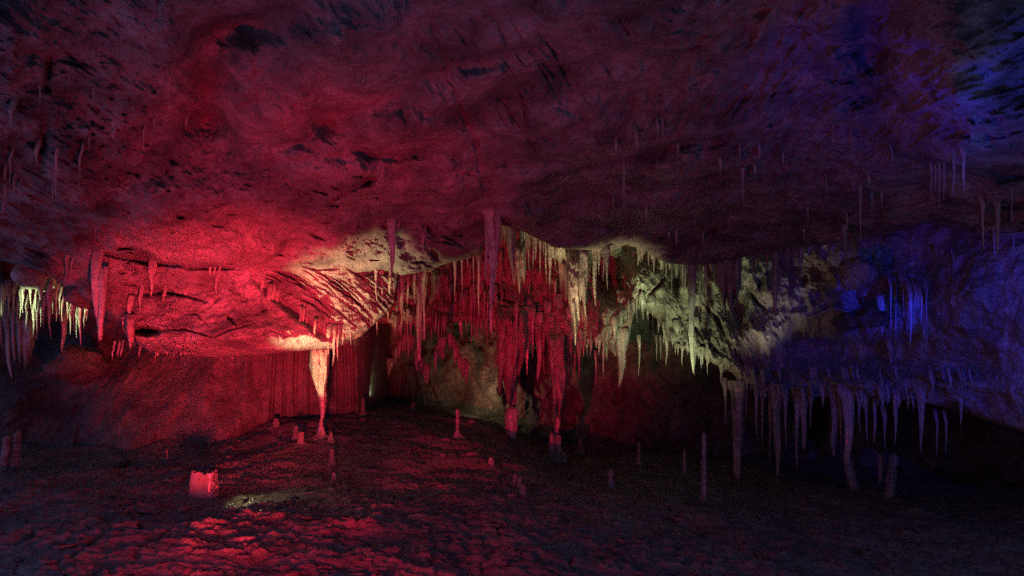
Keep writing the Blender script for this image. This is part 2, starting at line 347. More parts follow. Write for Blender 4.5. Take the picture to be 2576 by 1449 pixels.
# ------------------------------------------------------------------ lower ceiling and rock mass behind it
B2U = [930, 980, 1060, 1130, 1200, 1260, 1330, 1400, 1470, 1500, 1530, 1556, 1578, 1594, 1615, 1650, 1680, 1700, 1760, 1800, 1850, 1900, 1960, 2100, 2250, 2400, 2576, 3200]
B2V = [812, 815, 822, 812, 800, 812, 835, 850, 858, 862, 880, 908, 880, 790, 772, 800, 850, 872, 895, 918, 942, 975, 1000, 1000, 1005, 1030, 1090, 1120]
def B2(u): return np.interp(u, B2U, B2V)
def Ym(u, v):
    us = [900, 1000, 1230, 1400, 1520, 1700, 1850, 2000, 2250, 2576, 3200]
    vs = [400, 600, 660, 740, 820, 900, 1010, 1120]
    T = [[23, 23, 23, 23, 23.5, 23, 22.5, 22, 20, 15, 10],
         [23, 23, 23, 22.5, 23, 22.5, 22, 21.5, 19, 15, 10],
         [22.5, 22.8, 22.8, 22, 22.5, 21.8, 21.6, 21, 19, 14.5, 10],
         [22, 22.3, 22.3, 21.6, 21.6, 21.3, 21.2, 20.6, 18.5, 14.5, 10],
         [21.5, 21.7, 21.5, 21.2, 21.0, 20.6, 20.6, 20.4, 18.5, 14.4, 10],
         [21.3, 21.5, 21.3, 21.0, 20.8, 19.9, 19.9, 20.2, 18.8, 14.6, 10],
         [21.3, 21.5, 21.3, 21.0, 20.8, 19.6, 19.2, 19.0, 17.8, 14.8, 10],
         [21.3, 21.5, 21.3, 21.0, 20.8, 19.6, 19.2, 19.0, 17.8, 14.8, 10]]
    y = table(u, v, us, vs, T)
    x0 = (u-CU)/F*y; z0 = (VH-v)/F*y
    y = y+.8*fbm(x0*.6, y*.4, z0*.7, 3, 211)+.35*fbm(x0*1.8, y, z0*1.2, 4, 221)+.12*fbm(x0*6, y, z0*4, 3, 231)
    y = y-.42*np.clip(ridge(x0*3.0, y*.3, z0*.8, 4, 241)-.8, 0, 2)*(1-.6*sstep(1820, 1950, u))*(1-.6*gauss(u, v, 1640, 760, 120, 100))
    y = y-.18*np.clip(fbm(x0*5, y*2, z0*2.2, 3, 251), -.2, 1)*sstep(1850, 2000, u)
    for cu, cv, su, sv, d in [(1080, 730, 90, 40, 1.4), (1350, 690, 25, 50, .8), (1520, 690, 36, 46, 2.6), (1545, 730, 26, 26, 1.2), (1650, 812, 26, 28, 1.4), (1640, 740, 90, 60, -1.0), (1600, 680, 34, 40, -.7),
                              (1250, 760, 80, 30, -.5), (1400, 690, 40, 50, -.4), (1530, 800, 36, 60, -1.0), (1702, 695, 8, 38, 1.2), (1860, 760, 18, 60, .9), (1940, 740, 50, 70, -.7), (2080, 770, 60, 34, -.4), (2180, 740, 50, 40, 1.0),
                              (2110, 880, 130, 50, 1.2), (2190, 795, 26, 20, -.7), (1780, 870, 70, 40, -.4), (2410, 740, 110, 90, -.5), (2420, 910, 100, 40, .7), (2150, 960, 160, 22, -.9)]:
        y = y+d*gauss(u, v, cu, cv, su, sv)
    for pts, w, d in [([(1635, 740), (1655, 720), (1673, 700)], 3, .5), ([(1690, 770), (1712, 800), (1720, 830)], 3, .2), ([(1770, 760), (1800, 800), (1845, 880)], 5, .5), ([(1845, 880), (1870, 925)], 7, .5),
                      ([(1700, 860), (1780, 868), (1840, 905)], 4, .4), ([(1880, 725), (1905, 760), (1925, 780)], 4, .4), ([(1545, 715), (1580, 700)], 5, .4), ([(1230, 740), (1300, 765), (1330, 790)], 3, .5),
                      ([(1920, 700), (1900, 735)], 4, .3), ([(2040, 790), (2100, 760), (2160, 790)], 5, .5)]:
        y = y+crease(u, v, pts, w, d)
    e = B2(u)-v
    return y+.4*np.exp(-np.clip(e, 0, 99)/5.0)
us = spaced((930, 2600, 2.4), (2600, 3200, 16))
bot = B2(us)+5*fbm(us*.08, 0*us, 0*us, 4, 9)
U, T_ = np.meshgrid(us, np.concatenate([np.linspace(0, .2, 20)[:-1], np.linspace(.2, 1, 240)]))
V = np.where(T_ < .2, 400+160*T_/.2, 560+(T_-.2)/.8*(bot[None, :]-560))
Yg = Ym(U, V); X = (U-CU)/F*Yg; Z = (VH-V)/F*Yg
rows = []
for dy, dz in ((.15, .03), (.5, .10), (1.2, .2), (3, .45), (6, .7), (12, .8)):
    yy = Yg[-1]+dy; rows.append((X[-1]*(yy/Yg[-1]), yy, Z[-1]+dz))
X = np.vstack([X]+[r[0] for r in rows]); Z = np.vstack([Z]+[r[2] for r in rows]); Yg = np.vstack([Yg]+[r[1] for r in rows])
tag(grid('lower_ceiling', X, Yg, Z, M_FLOW), 'pale lower ceiling of flowstone behind the stalactites', kind='structure')

# ------------------------------------------------------------------ fluted wall under the ledge, left
def Yw(u, v):
    us = [-700, 0, 150, 330, 600, 700, 900, 912]
    vs = [600, 800, 900, 1000, 1080, 1140, 1260]
    T = [[21, 23, 24, 22, 19.5, 19.6, 20.4, 20.8], [21, 23, 24, 22, 19.3, 19.6, 20.4, 20.8], [20, 22, 22.5, 20.5, 19, 19.6, 20.4, 20.8], [19, 20.5, 20.5, 19, 18.6, 19.6, 20.4, 20.8],
         [18.5, 19.5, 19.6, 18.2, 18.4, 19.6, 20.4, 20.8], [18, 19, 19, 17.8, 18.2, 19.6, 20.4, 20.8], [18, 19, 19, 17.8, 18.2, 19.6, 20.4, 20.8]]
    y = table(u, v, us, vs, T)
    x0 = (u-CU)/F*y; z0 = (VH-v)/F*y
    fl = sstep(640, 700, u); soft = sstep(420, 520, u)*(1-fl)
    y = y+.06*(1-fl)*ridge(x0*3, y*.3, z0*1.2, 3, 351)+.7*fbm(x0*.5, y*.4, z0*.4, 3, 311)*(1-fl)+.2*fbm(x0*1.7, y, z0*1.3, 3, 321)*(1-.6*fl)+.06*fbm(x0*6, y, z0*5, 3, 331)
    ph = x0*6.2+1.3*pn(x0*1.4, 0, z0*.25, 341)
    y = y-fl*(.22*np.abs(np.sin(ph*np.pi*.55))**.7+.06*np.sin(ph*7.3))-soft*.12*np.sin(x0*3.2+pn(x0, 0, z0*.3, 7)*3)
    for cu, cv, su, sv, d in [(195, 915, 62, 46, -1.6), (215, 865, 40, 45, -1.0), (40, 1050, 130, 30, -.4), (520, 960, 50, 90, -.3), (620, 930, 12, 90, -.25),
                              (20, 1000, 70, 60, -.8)]:
        y = y+d*gauss(u, v, cu, cv, su, sv)
    return y
us = spaced((-700, -30, 16), (-30, 912, 2.6)); vs_ = spaced((600, 740, 8), (740, 1160, 2.6), (1160, 1260, 10))
U, V = np.meshgrid(us, vs_)
Yg = Yw(U, V); X = (U-CU)/F*Yg; Z = (VH-V)/F*Yg
ex = [(X[:, -1:]+a, Yg[:, -1:]+b, Z[:, -1:]) for a, b in ((.02, .25), (.0, .8), (-.1, 3), (-.3, 9))]
X = np.hstack([X]+[e[0] for e in ex]); Yg = np.hstack([Yg]+[e[1] for e in ex]); Z = np.hstack([Z]+[e[2] for e in ex])
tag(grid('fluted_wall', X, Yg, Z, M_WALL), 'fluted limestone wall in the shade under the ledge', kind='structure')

# ------------------------------------------------------------------ far wall
def Yf(u, v):
    us = [700, 930, 1100, 1300, 1500, 1800, 2100, 2300, 2600, 3200]
    T = [[27, 26.5, 26, 24.6, 25, 25, 24, 23, 20, 14]]*2
    y = table(u, v, us, [500, 1400], T)
    x0 = (u-CU)/F*y; z0 = (VH-v)/F*y
    y = y+.9*fbm(x0*.4, y*.4, z0*.5, 3, 411)+.4*fbm(x0*1.4, y, z0*.8, 4, 421)+.12*fbm(x0*5, y, z0*3, 3, 431)
    y = y+.30*fbm(x0*2.6, y*.5, z0*2.0, 4, 445, .6)-.5*np.clip(ridge(x0*2.8, y*.3, z0*.7, 4, 441)-.9, 0, 2)*(1-sstep(1080, 1180, u))
    for cu, cv, su, sv, d in [(1235, 960, 75, 90, -1.2), (1160, 1000, 25, 50, 1.0), (1000, 910, 60, 60, -.6), (1650, 1040, 160, 80, -1.3), (1455, 1030, 50, 60, .9), (915, 950, 14, 200, 2.0),
                              (1273, 1000, 6, 18, .8), (1262, 975, 6, 16, .6), (2045, 1040, 22, 70, 2.5)]:
        y = y+d*gauss(u, v, cu, cv, su, sv)
    return y
us = spaced((700, 900, 12), (900, 2600, 3.2), (2600, 3200, 16)); vs_ = spaced((500, 780, 10), (780, 1200, 3.0), (1200, 1400, 10))
U, V = np.meshgrid(us, vs_)
Yg = Yf(U, V)
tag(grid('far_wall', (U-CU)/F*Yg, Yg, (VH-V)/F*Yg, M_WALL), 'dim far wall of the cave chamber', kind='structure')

# ------------------------------------------------------------------ floor
def Zbase(x, y):
    u = CU+x/np.maximum(y, .1)*F
    z = np.interp(u, [-700, 0, 330, 900, 1300, 1700, 2200, 2600, 3200], [-2.1, -2.1, -2.1, -2.15, -2.25, -2.6, -3.0, -3.1, -3.1])
    zf = np.interp(u, [-700, 0, 330, 600, 720, 900, 1000, 1200, 1400, 1700, 2000, 2300, 3200], [-2.0, -2.02, -2.1, -1.8, -1.5, -1.48, -1.45, -1.75, -2.65, -2.9, -3.1, -3.2, -3.2])
    t = sstep(12.5, 20, y)
    return z*(1-t)+zf*t
def Zf(x, y, fine=True):
    z = Zbase(x, y)
    z = z+.22*fbm(x*.35, y*.35, 0, 3, 511)+.06*np.clip(y-14, 0, 6)*0
    if fine:
        near = 1-.4*sstep(9, 16, y)
        wx = x+.25*pn(x*1.5, y*1.5, 0, 521); wy = y+.25*pn(x*1.5, y*1.5, 5, 522)
        f1, f2, val = worley(wx*1.5, wy*1.5, 3)
        g1, g2, v2 = worley(wx*4.2, wy*4.2, 9)
        z = z+near*(.04*(val-.5)*sstep(0, .25, f2-f1)+.10*fbm(x*1.3, y*1.6, 0, 4, 531, .55)-.04*(1-sstep(0, .12, f2-f1)))
        z = z+near*.055*(ridge(x*1.5+.5*y, y*5.2, 0*x, 4, 551)-.8)
        z = z+near*(.03*(v2-.5)*sstep(0, .22, g2-g1)+.035*fbm(x*7, y*7, 0, 3, 541))
    return z
vv = np.concatenate([np.linspace(1, 0, 620)])
us = spaced((-700, -30, 14), (-30, 2600, 3.0), (2600, 3200, 14))
yr = 1/np.linspace(1/4.4, 1/33.0, 560)
U, Yg = np.meshgrid(us, yr)
X = (U-CU)/F*Yg
Z = Zf(X, Yg)
tag(grid('cave_floor', X, Yg, Z, M_CLAY), 'lumpy cracked clay floor of the cave', kind='structure')
def floor_z(x, y):
    return float(Zf(np.array([x]), np.array([y]), False)[0])

# ------------------------------------------------------------------ dripstone builders
NS = [0]; BATCH = None
def body(rings, seg, seed, lobes=.16, bumpy=.10, close_top=True):
    # rings: list of (x, y, z, r) from top to tip -> coords, quads, tris
    n = len(rings); a = np.linspace(0, 2*np.pi, seg, endpoint=False)
    R = np.array(rings)
    A, K = np.meshgrid(a, np.arange(n))
    zz = R[:, 2][:, None]; rr = R[:, 3][:, None]
    lob = 1+lobes*(np.sin(A*3+seed)+.6*np.sin(A*5+seed*2.3+zz*1.3))*.6
    w = max(R[:, 3].max(), 1e-3)
    nb = 1+bumpy*2.4*fbm(np.cos(A)*1.6+seed, np.sin(A)*1.6, zz/w*.35, 3, int(seed*10) % 991)
    r = rr*lob*nb
    co = np.stack([R[:, 0][:, None]+r*np.cos(A), R[:, 1][:, None]+r*np.sin(A), zz+0*A], -1).reshape(-1, 3)
    q = []
    for k in range(n-1):
        for j in range(seg):
            j2 = (j+1) % seg
            q.append((k*seg+j, k*seg+j2, (k+1)*seg+j2, (k+1)*seg+j))
    co = np.vstack([co, [[R[0, 0], R[0, 1], R[0, 2]]], [[R[-1, 0], R[-1, 1], R[-1, 2]-R[-1, 3]]]])
    t = [(n*seg, (j+1) % seg, j) for j in range(seg)]+[(n*seg+1, (n-1)*seg+j, (n-1)*seg+(j+1) % seg) for j in range(seg)]
    return co, q, t
def surf(u, v, which):
    f = {'c': Yc, 'm': Ym, 'w': Yw, 'f': Yf}[which]
    return float(f(np.array([float(u)]), np.array([float(v)]))[0])
def stal(u, v0, v1, w, on='c', label=None, group=None, Y=None, lean=0, p=.85, name='stalactite', cat='stalactite', mat=None, flare=.5, dY=0, bumpy=.12, tip=.12):
    """a stalactite hanging from picture height v0 to v1, w units wide, at the depth of the rock it grows from"""
    NS[0] += 1; sd = NS[0]*1.37
    if Y is not None and name == 'stalactite' and not (lean or v1-v0 > 150): Y += .45*math.sin(NS[0]*12.9898)
    if Y is not None and 1000 < u < 1960 and v0 > B(u)+14: Y, on = None, 'm'
    if Y is None:
        b = B(u) if on == 'c' else (B2(u) if on == 'm' else 1e9)
        vt = min(v0, b-3)
        Y = surf(u, vt, on)-.06+dY
        if v0 > b: Y += .30
    k = Y/F; L = (v1-v0)*k; r = w*k*.5
    x0 = (u-CU)*k; zt = (VH-v0)*k
    emb = max(.25, L*.12)
    n = max(12, min(44, int((v1-v0)/3.2)+6)); rn = fbm(np.arange(n)*.37+sd*7.1, 0*np.arange(n), sd, 3, 77)
    rings = [(x0, Y+.10, zt+emb, r*(1+flare*1.4)), (x0, Y+.05, zt+emb*.4, r*(1+flare))]
    ru = random.Random(NS[0]); ph = ru.uniform(0, 9); wob = r*ru.uniform(.15, .6)
    for i in range(n):
        t = i/(n-1)
        prof = (1-t)**p*(1-tip)+tip*(1-t*.5)
        prof *= 1+.55*flare*math.exp(-t*9)
        prof *= 1+bumpy*2.2*float(rn[i])
        rings.append((x0+wob*math.sin(t*5+ph)*t+lean*k*t, Y+wob*math.cos(t*4+ph)*t, zt-L*t, max(r*prof, .004)))
    seg = 8 if w < 5 else (12 if w < 14 else 22)
    co, q, tr = body(rings, seg, sd, .10 if w < 8 else .22, bumpy)
    if BATCH is not None:
        BATCH.append((co, q, tr)); return
    o = mesh(name, co, q, mat or M_DRIP, tr, origin=(x0, Y, zt))
    return tag(o, label, cat, group)
def mite(u, v0, v1, w, Y=None, label=None, group=None, lean=0, p=.35, name='stalagmite', cat='stalagmite', mat=None, top=.45, skirt=.5, bumpy=.14):
    """a stalagmite standing from picture height v1 (foot) up to v0 (tip)"""
    NS[0] += 1; sd = NS[0]*1.71; ru = random.Random(NS[0]+99)
    if Y is None:                            # where the line of sight meets the floor
        Y = 6.0
        while Y < 32 and (VH-v1)/F*Y > floor_z((u-CU)/F*Y, Y): Y += .1
    k = Y/F; L = (v1-v0)*k; r = w*k*.5; x0 = (u-CU)*k; zb = (VH-v1)*k
    n = max(14, min(46, int((v1-v0)/3)+8)); rn = fbm(np.arange(n)*.33+sd*3.3, 0*np.arange(n), sd, 3, 79); rings = []; ph = ru.uniform(0, 9)
    for i in range(n):
        t = i/(n-1)                          # 0 tip .. 1 foot
        prof = top+(1-top)*t**p if t > .06 else (top)*math.sqrt(max(t, .004)/.06)
        prof *= 1+bumpy*2.6*float(rn[i])
        prof += skirt*math.exp(-(1-t)*9)+.5*skirt*math.exp(-(1-t)*30)
        rings.append((x0+lean*k*(1-t), Y, zb+L*(1-t), max(.004, r*prof)))
    rings.append((x0, Y, zb-.25, r*(1+skirt)*1.3))
    co, q, tr = body(rings, 10 if w < 8 else 18, sd, .16, bumpy)
    return tag(mesh(name, co, q, mat or M_MITE, tr, origin=(x0, Y, zb)), label, cat, group)
def curtain(u0, u1, vt, pts, on='c', Y=None, label=None, group=None, thick=.35, name='flowstone_curtain', cat='flowstone', mat=None, dY=0, step=1.3, ribs=1.0):
    """a folded hanging sheet whose lower edge comes to the given points (u, v, width)"""
    NS[0] += 1; sd = NS[0]
    if Y is None:
        b = B((u0+u1)/2) if on == 'c' else B2((u0+u1)/2)
        Y = surf((u0+u1)/2, min(vt, b-3), on)+dY+(.25 if vt > b else 0)
    U_ = np.arange(u0, u1+step, step); n = len(U_)
    base = vt+.34*(max(p_[1] for p_ in pts)-vt)
    vb = np.full(n, float(base)); rib = np.zeros(n)
    for (pu, pv, pw) in pts:
        d = np.abs(U_-pu)/(pw*.68)
        h = base+(pv-base)*np.clip(1-d, 0, 1)**.7
        vb = np.maximum(vb, h); rib = np.maximum(rib, np.clip(1-d*d, 0, 1)**.5)
    vb = vb+2.5*fbm(U_*.25, 0*U_, 0*U_, 3, sd)
    edge = np.clip(np.minimum(U_-u0, u1-U_)/(.12*(u1-u0)+1), 0, 1)**.5
    nt = 44; t = np.linspace(0, 1, nt)[:, None]
    vtop = vt-14
    V_ = vtop+(vb[None, :]-vtop)*t
    zz = (VH-V_)/F*Y; xx = (U_[None, :]-CU)/F*Y
    f = (.25+.75*rib)[None, :]*edge[None, :]*(1-t**2.2)**.6*(.02+.98*sstep(0, .16, t))
    nz = .35*fbm(xx*7, 0*zz, zz*1.1, 3, sd+7)*ribs+.12*fbm(xx*16, 0*zz, zz*7, 3, sd+8)
    front = Y-thick*f*(1+nz*1.6)-.012
    back = Y+thick*.6*f+.012
    drift = .10*thick*np.sin(zz*1.7+sd)*t
    xf = xx*(front+0)/Y+drift; zf = zz*front/Y
    A = np.stack([xf, front, zf], -1).reshape(-1, 3); Bk = np.stack([xx+drift, back+0*xx, zz*back/Y], -1).reshape(-1, 3)
    q = gridquads(nt, n); m = nt*n
    qs = [q, q[:, ::-1]+m]
    i = np.arange(n-1); qs.append(np.stack([(nt-1)*n+i, (nt-1)*n+i+1, m+(nt-1)*n+i+1, m+(nt-1)*n+i], -1))
    qs.append(np.stack([i+1, i, m+i, m+i+1], -1))
    j = np.arange(nt-1)
    qs.append(np.stack([j*n, (j+1)*n, m+(j+1)*n, m+j*n], -1)); qs.append(np.stack([(j+1)*n+n-1, j*n+n-1, m+j*n+n-1, m+(j+1)*n+n-1], -1))
    org = ((u0+u1)/2-CU)/F*Y, Y, (VH-vt)/F*Y
    return tag(mesh(name, np.vstack([A, Bk]), np.vstack(qs), mat or M_DRIP, origin=org), label, cat, group)
# ------------------------------------------------------------------ named dripstones
def many(rows, group, shared=None, **kw):
    for r in rows:
        u, v0, v1, w = r[:4]; lab = r[4] if len(r) > 4 and r[4] else shared
        k = dict(kw); k.update(r[5] if len(r) > 5 else {})
        stal(u, v0, v1, w, label=lab, group=group, **k)

# left cluster, lit greenish white
G = 'pale stalactites at the left edge'
curtain(-14, 8, 726, [(-6, 838, 16), (4, 800, 8)], label='greenish white dripstone sheet cut by the left edge of the photo', group=G, Y=15.4, thick=.12)
many([
 (13, 736, 776, 8, 'stubby white stalactite next to the left edge, first of the bright row'),
 (23, 742, 794, 8, 'second bright white stalactite of the row from the left edge'),
 (34, 728, 801, 9, 'brown topped stalactite with a white lower half, third of the row'),
 (52, 736, 801, 7, 'sharp white stalactite, longer of a joined pair under the pale bulge'),
 (58, 732, 786, 6, 'shorter white stalactite of the joined pair under the pale bulge'),
 (77, 722, 776, 8, 'yellowish knobbly stalactite hanging from the pale bulge'),
 (90, 744, 790, 5, 'short thin white stalactite between two long ones at left'),
 (102, 722, 822, 9, 'long bent white stalactite below the pale bulge'),
 (93, 790, 856, 5, 'needle thin white stalactite with the lowest tip of the left cluster'),
 (108, 772, 826, 6, 'white stalactite with a hooked tip beside the long bent one'),
 (121, 738, 812, 5, 'slim grey green stalactite right of the long bent white one'),
 (125, 758, 852, 8, 'long dull red stalactite behind the slim grey green one'),
 (161, 742, 775, 4, 'tiny green white stalactite above the gap before the rounded boulder'),
 (185, 752, 832, 6, 'crooked white stalactite hanging left of the rounded rock bulge'),
 (201, 775, 868, 9, 'long dull brown stalactite left of the big red pair'),
 (211, 803, 825, 3, 'very small white tip just left of the big red pair'),
 (214, 772, 799, 5, 'left one of two short white tips under the rounded bulge'),
 (219, 776, 807, 5, 'right one of two short white tips under the rounded bulge'),
], G, Y=15.3)
G = 'big brown stalactites low at the left edge'
curtain(38, 82, 800, [(47, 925, 14), (60, 932, 24), (70, 905, 20), (80, 880, 10)], label='broad brown fluted stalactite ending in twin tips, low at left', group=G, Y=17, thick=.30, cat='stalactite', name='fluted_stalactite')
stal(16, 800, 952, 13, Y=16.8, label='curved brown stalactite bending left then down, low at left', group=G, lean=12, p=.5)
stal(35, 800, 912, 14, Y=17.2, label='straight brown stalactite between the curved one and the broad one', group=G, p=.6)
stal(4, 800, 880, 12, Y=17.2, label='dim brown stalactite half outside the left edge', group=G, p=.6)
stal(160, 806, 885, 13, Y=17.6, label='dim purple stalactite in the dark behind the left cluster', group='dull stalactites in the shade at left', p=.6)

# red pair and small ones hanging on the face of the ledge
stal(244, 655, 856, 25, dY=-.1, label='thick red stalactite, larger of the pair left of the ledge', group='big red pair', p=.38, tip=.3, flare=.05, bumpy=.06)
stal(260, 706, 853, 19, Y=surf(244, 655, 'c')-.25, label='red stalactite fused to the right side of a thicker one', group='big red pair', p=.45, tip=.3, flare=.1, bumpy=.06, lean=-6)
G = 'small red stalactites on the ledge face'
many([
 (167, 654, 722, 9, 'red stalactite hanging above the rounded bulge at left'),
 (180, 664, 690, 5, 'small red spike just right of the one above the rounded bulge'),
 (381, 686, 748, 13, 'stout red stalactite standing out alone on the upper ledge face'),
 (380, 740, 766, 5, 'tiny red spike directly under the stout one on the ledge face'),
 (352, 750, 786, 7, 'short red cone on the ledge face above its left end'),
 (412, 744, 760, 6, 'very short red nub below the long crack of the ledge'),
 (325, 776, 816, 10, 'red cone above the white dripstone patch at the ledge end'),
 (543, 718, 747, 5, 'small faint stalactite in the pitted middle of the ledge'),
 (528, 680, 693, 4, 'leftmost tiny spike under the top crack of the ledge'),
 (540, 681, 697, 4, 'middle tiny spike under the top crack of the ledge'),
 (552, 681, 707, 5, 'longest tiny spike under the top crack of the ledge'),
 (676, 746, 814, 8, 'left orange stalactite of the pair hanging beside the diagonal trench'),
 (695, 752, 836, 10, 'right dark red stalactite of the pair beside the diagonal trench'),
 (684, 748, 790, 9, 'short red stalactite between the pair beside the trench'),
 (659, 722, 750, 6, 'small purple stalactite above the pair beside the trench'),
 (755, 804, 824, 4, 'first of the small red fringe spikes low on the trench'),
 (762, 806, 842, 5, 'longest of the small red fringe spikes low on the trench'),
 (771, 810, 838, 4, 'third of the small red fringe spikes low on the trench'),
 (791, 834, 880, 6, 'thin red stalactite left of the cream column on the ledge rim'),
], G, dY=-.10)
G = 'dripstones at the ledge end'
curtain(316, 338, 806, [(322, 850, 10), (326, 882, 11), (333, 868, 7), (336, 840, 5)], label='white knobbly dripstone cluster at the left end of the ledge', group=G, Y=14.75, thick=.14)
many([(309, 802, 830, 4, 'tiny white spike left of the white dripstone cluster'), (314, 808, 838, 3, 'tiny white needle touching the white dripstone cluster')], G, Y=14.8)
# cream column under the ledge rim
cur = curtain(781, 831, 868, [(786, 930, 10), (791, 950, 16), (800, 985, 26), (816, 1000, 26), (827, 950, 10)], Y=16.9, thick=.34, label='cream coloured fluted dripstone hanging from the ledge rim, tapering to a column',
        group='cream column', cat='column', name='dripstone_column')
low = stal(809, 940, 1066, 27, Y=16.9, p=.75, tip=.16, flare=.0, bumpy=.10, name='tapering_tip', cat=None)
low.parent = cur; low.location = low.location-cur.location
if 'category' in low: del low['category']
mite(808, 1054, 1102, 24, Y=16.9, label='cone shaped stalagmite meeting the tip of the cream column', group='cream column', p=.9, top=.2, skirt=.9, mat=M_DRIP)
many([
 (826, 846, 893, 9, 'red stalactite right of the cream column, first of three'),
 (839, 850, 922, 9, 'long stalactite with a pale yellow tip, right of the cream column'),
 (849, 848, 908, 9, 'orange red stalactite beside the yellow tipped one'),
 (834, 846, 880, 6, 'short dark red stalactite squeezed between longer ones by the cream column'),
 (882, 840, 868, 3, 'thin red needle under the right corner of the ledge'),
 (862, 852, 868, 4, 'stubby pale tip at the ledge corner'),
], 'red stalactites right of the cream column', dY=.02)

# right end of the ledge
G = 'stalactites at the right tip of the ledge'
many([
 (986, 560, 700, 22, 'large smooth red stalactite above the right tip of the ledge', dict(Y=None, p=.8, flare=.1, bumpy=.05)),
 (981, 702, 745, 8, 'cream stalactite below the large smooth red one', dict(p=.4)),
 (946, 680, 757, 8, 'cream stalactite, left of a pair on the ledge tip', dict(dY=-.02, p=.5)),
 (960, 682, 780, 11, 'orange and cream stalactite, right of a pair on the ledge tip', dict(dY=-.02)),
 (1001, 566, 588, 8, 'small red stub right of the large smooth red stalactite', dict(Y=None)),
 (976, 776, 804, 5, 'thin red stalactite under the very tip of the ledge', dict(Y=15.9)),
 (948, 806, 842, 4, 'dark red needle hanging under the ledge tip', dict(Y=16)),
 (1064, 596, 640, 11, 'small dark stalactite on the pale rock above the red row', dict()),
], G)

# red and purple flowstone in the middle
G = 'middle red flowstone'
YD = surf(1240, 520, 'c')-.05
stal(1240, 535, 838, 34, Y=YD+.12, p=1.5, tip=.2, flare=.25, bumpy=.3, label='long purple red stalactite with a broad fluted top, on the fold of the ceiling', group=G)
stal(1225, 540, 708, 15, Y=YD+.15, p=.9, flare=.1, label='red stalactite fused to the left side of the long purple red one', group=G)
stal(1253, 546, 668, 15, Y=YD+.2, p=.9, flare=.1, label='purple stalactite fused to the right side of the long purple red one', group=G)
stal(1226, 700, 745, 6, Y=16, label='thin red stalactite at the left foot of the purple drapery', group=G)
# row of stalactites hanging behind the ledge tip
G = 'red stalactite row right of the ledge'
many([
 (1011, 700, 818, 13, 'broad dull red stalactite, first of the row right of the ledge'),
 (1001, 705, 760, 7, 'short dark stalactite at the start of the red row'),
 (1026, 700, 770, 8, 'medium dim stalactite before the longest red one'),
 (1043, 694, 764, 9, 'dull red stalactite just left of the longest red one'),
 (1055, 690, 908, 17, 'longest bright red stalactite of the row right of the ledge', dict(p=.35, tip=.35)),
 (1066, 692, 860, 10, 'red brown stalactite fused behind the longest red one'),
 (1079, 695, 775, 8, 'purple brown stalactite right of the longest red one'),
 (1090, 696, 778, 10, 'forked looking dark red stalactite in the middle of the row'),
 (1098, 735, 792, 9, 'low hanging red stalactite with a blunt end'),
 (1110, 700, 760, 8, 'short brown stalactite before the tall thin red one'),
 (1124, 700, 826, 9, 'tall thin red stalactite with a pale tip'),
 (1134, 690, 742, 6, 'small dark stalactite beside the tall thin red one'),
 (1145, 668, 757, 7, 'bent red stalactite with a cream hooked tip'),
 (1162, 654, 747, 5, 'cream wavy needle in the upper part of the row'),
 (1176, 654, 678, 3, 'very short cream needle near the dark lip'),
 (1181, 680, 740, 8, 'red stalactite with several thin tips near the white needle'),
 (1191, 650, 721, 4, 'straight white needle stalactite beside the purple drapery'),
 (1205, 650, 792, 10, 'long brown stalactite left of the purple drapery'),
 (1197, 690, 775, 8, 'orange red stalactite behind the straight white needle'),
 (1216, 648, 722, 6, 'dark purple stalactite touching the drapery on its left'),
 (1247, 740, 832, 7, 'thin purple stalactite ending below the long purple one'),
 (1259, 650, 760, 8, 'dim brown stalactite just right of the purple drapery'),
], G, Y=17.4)
rr = random.Random(21)

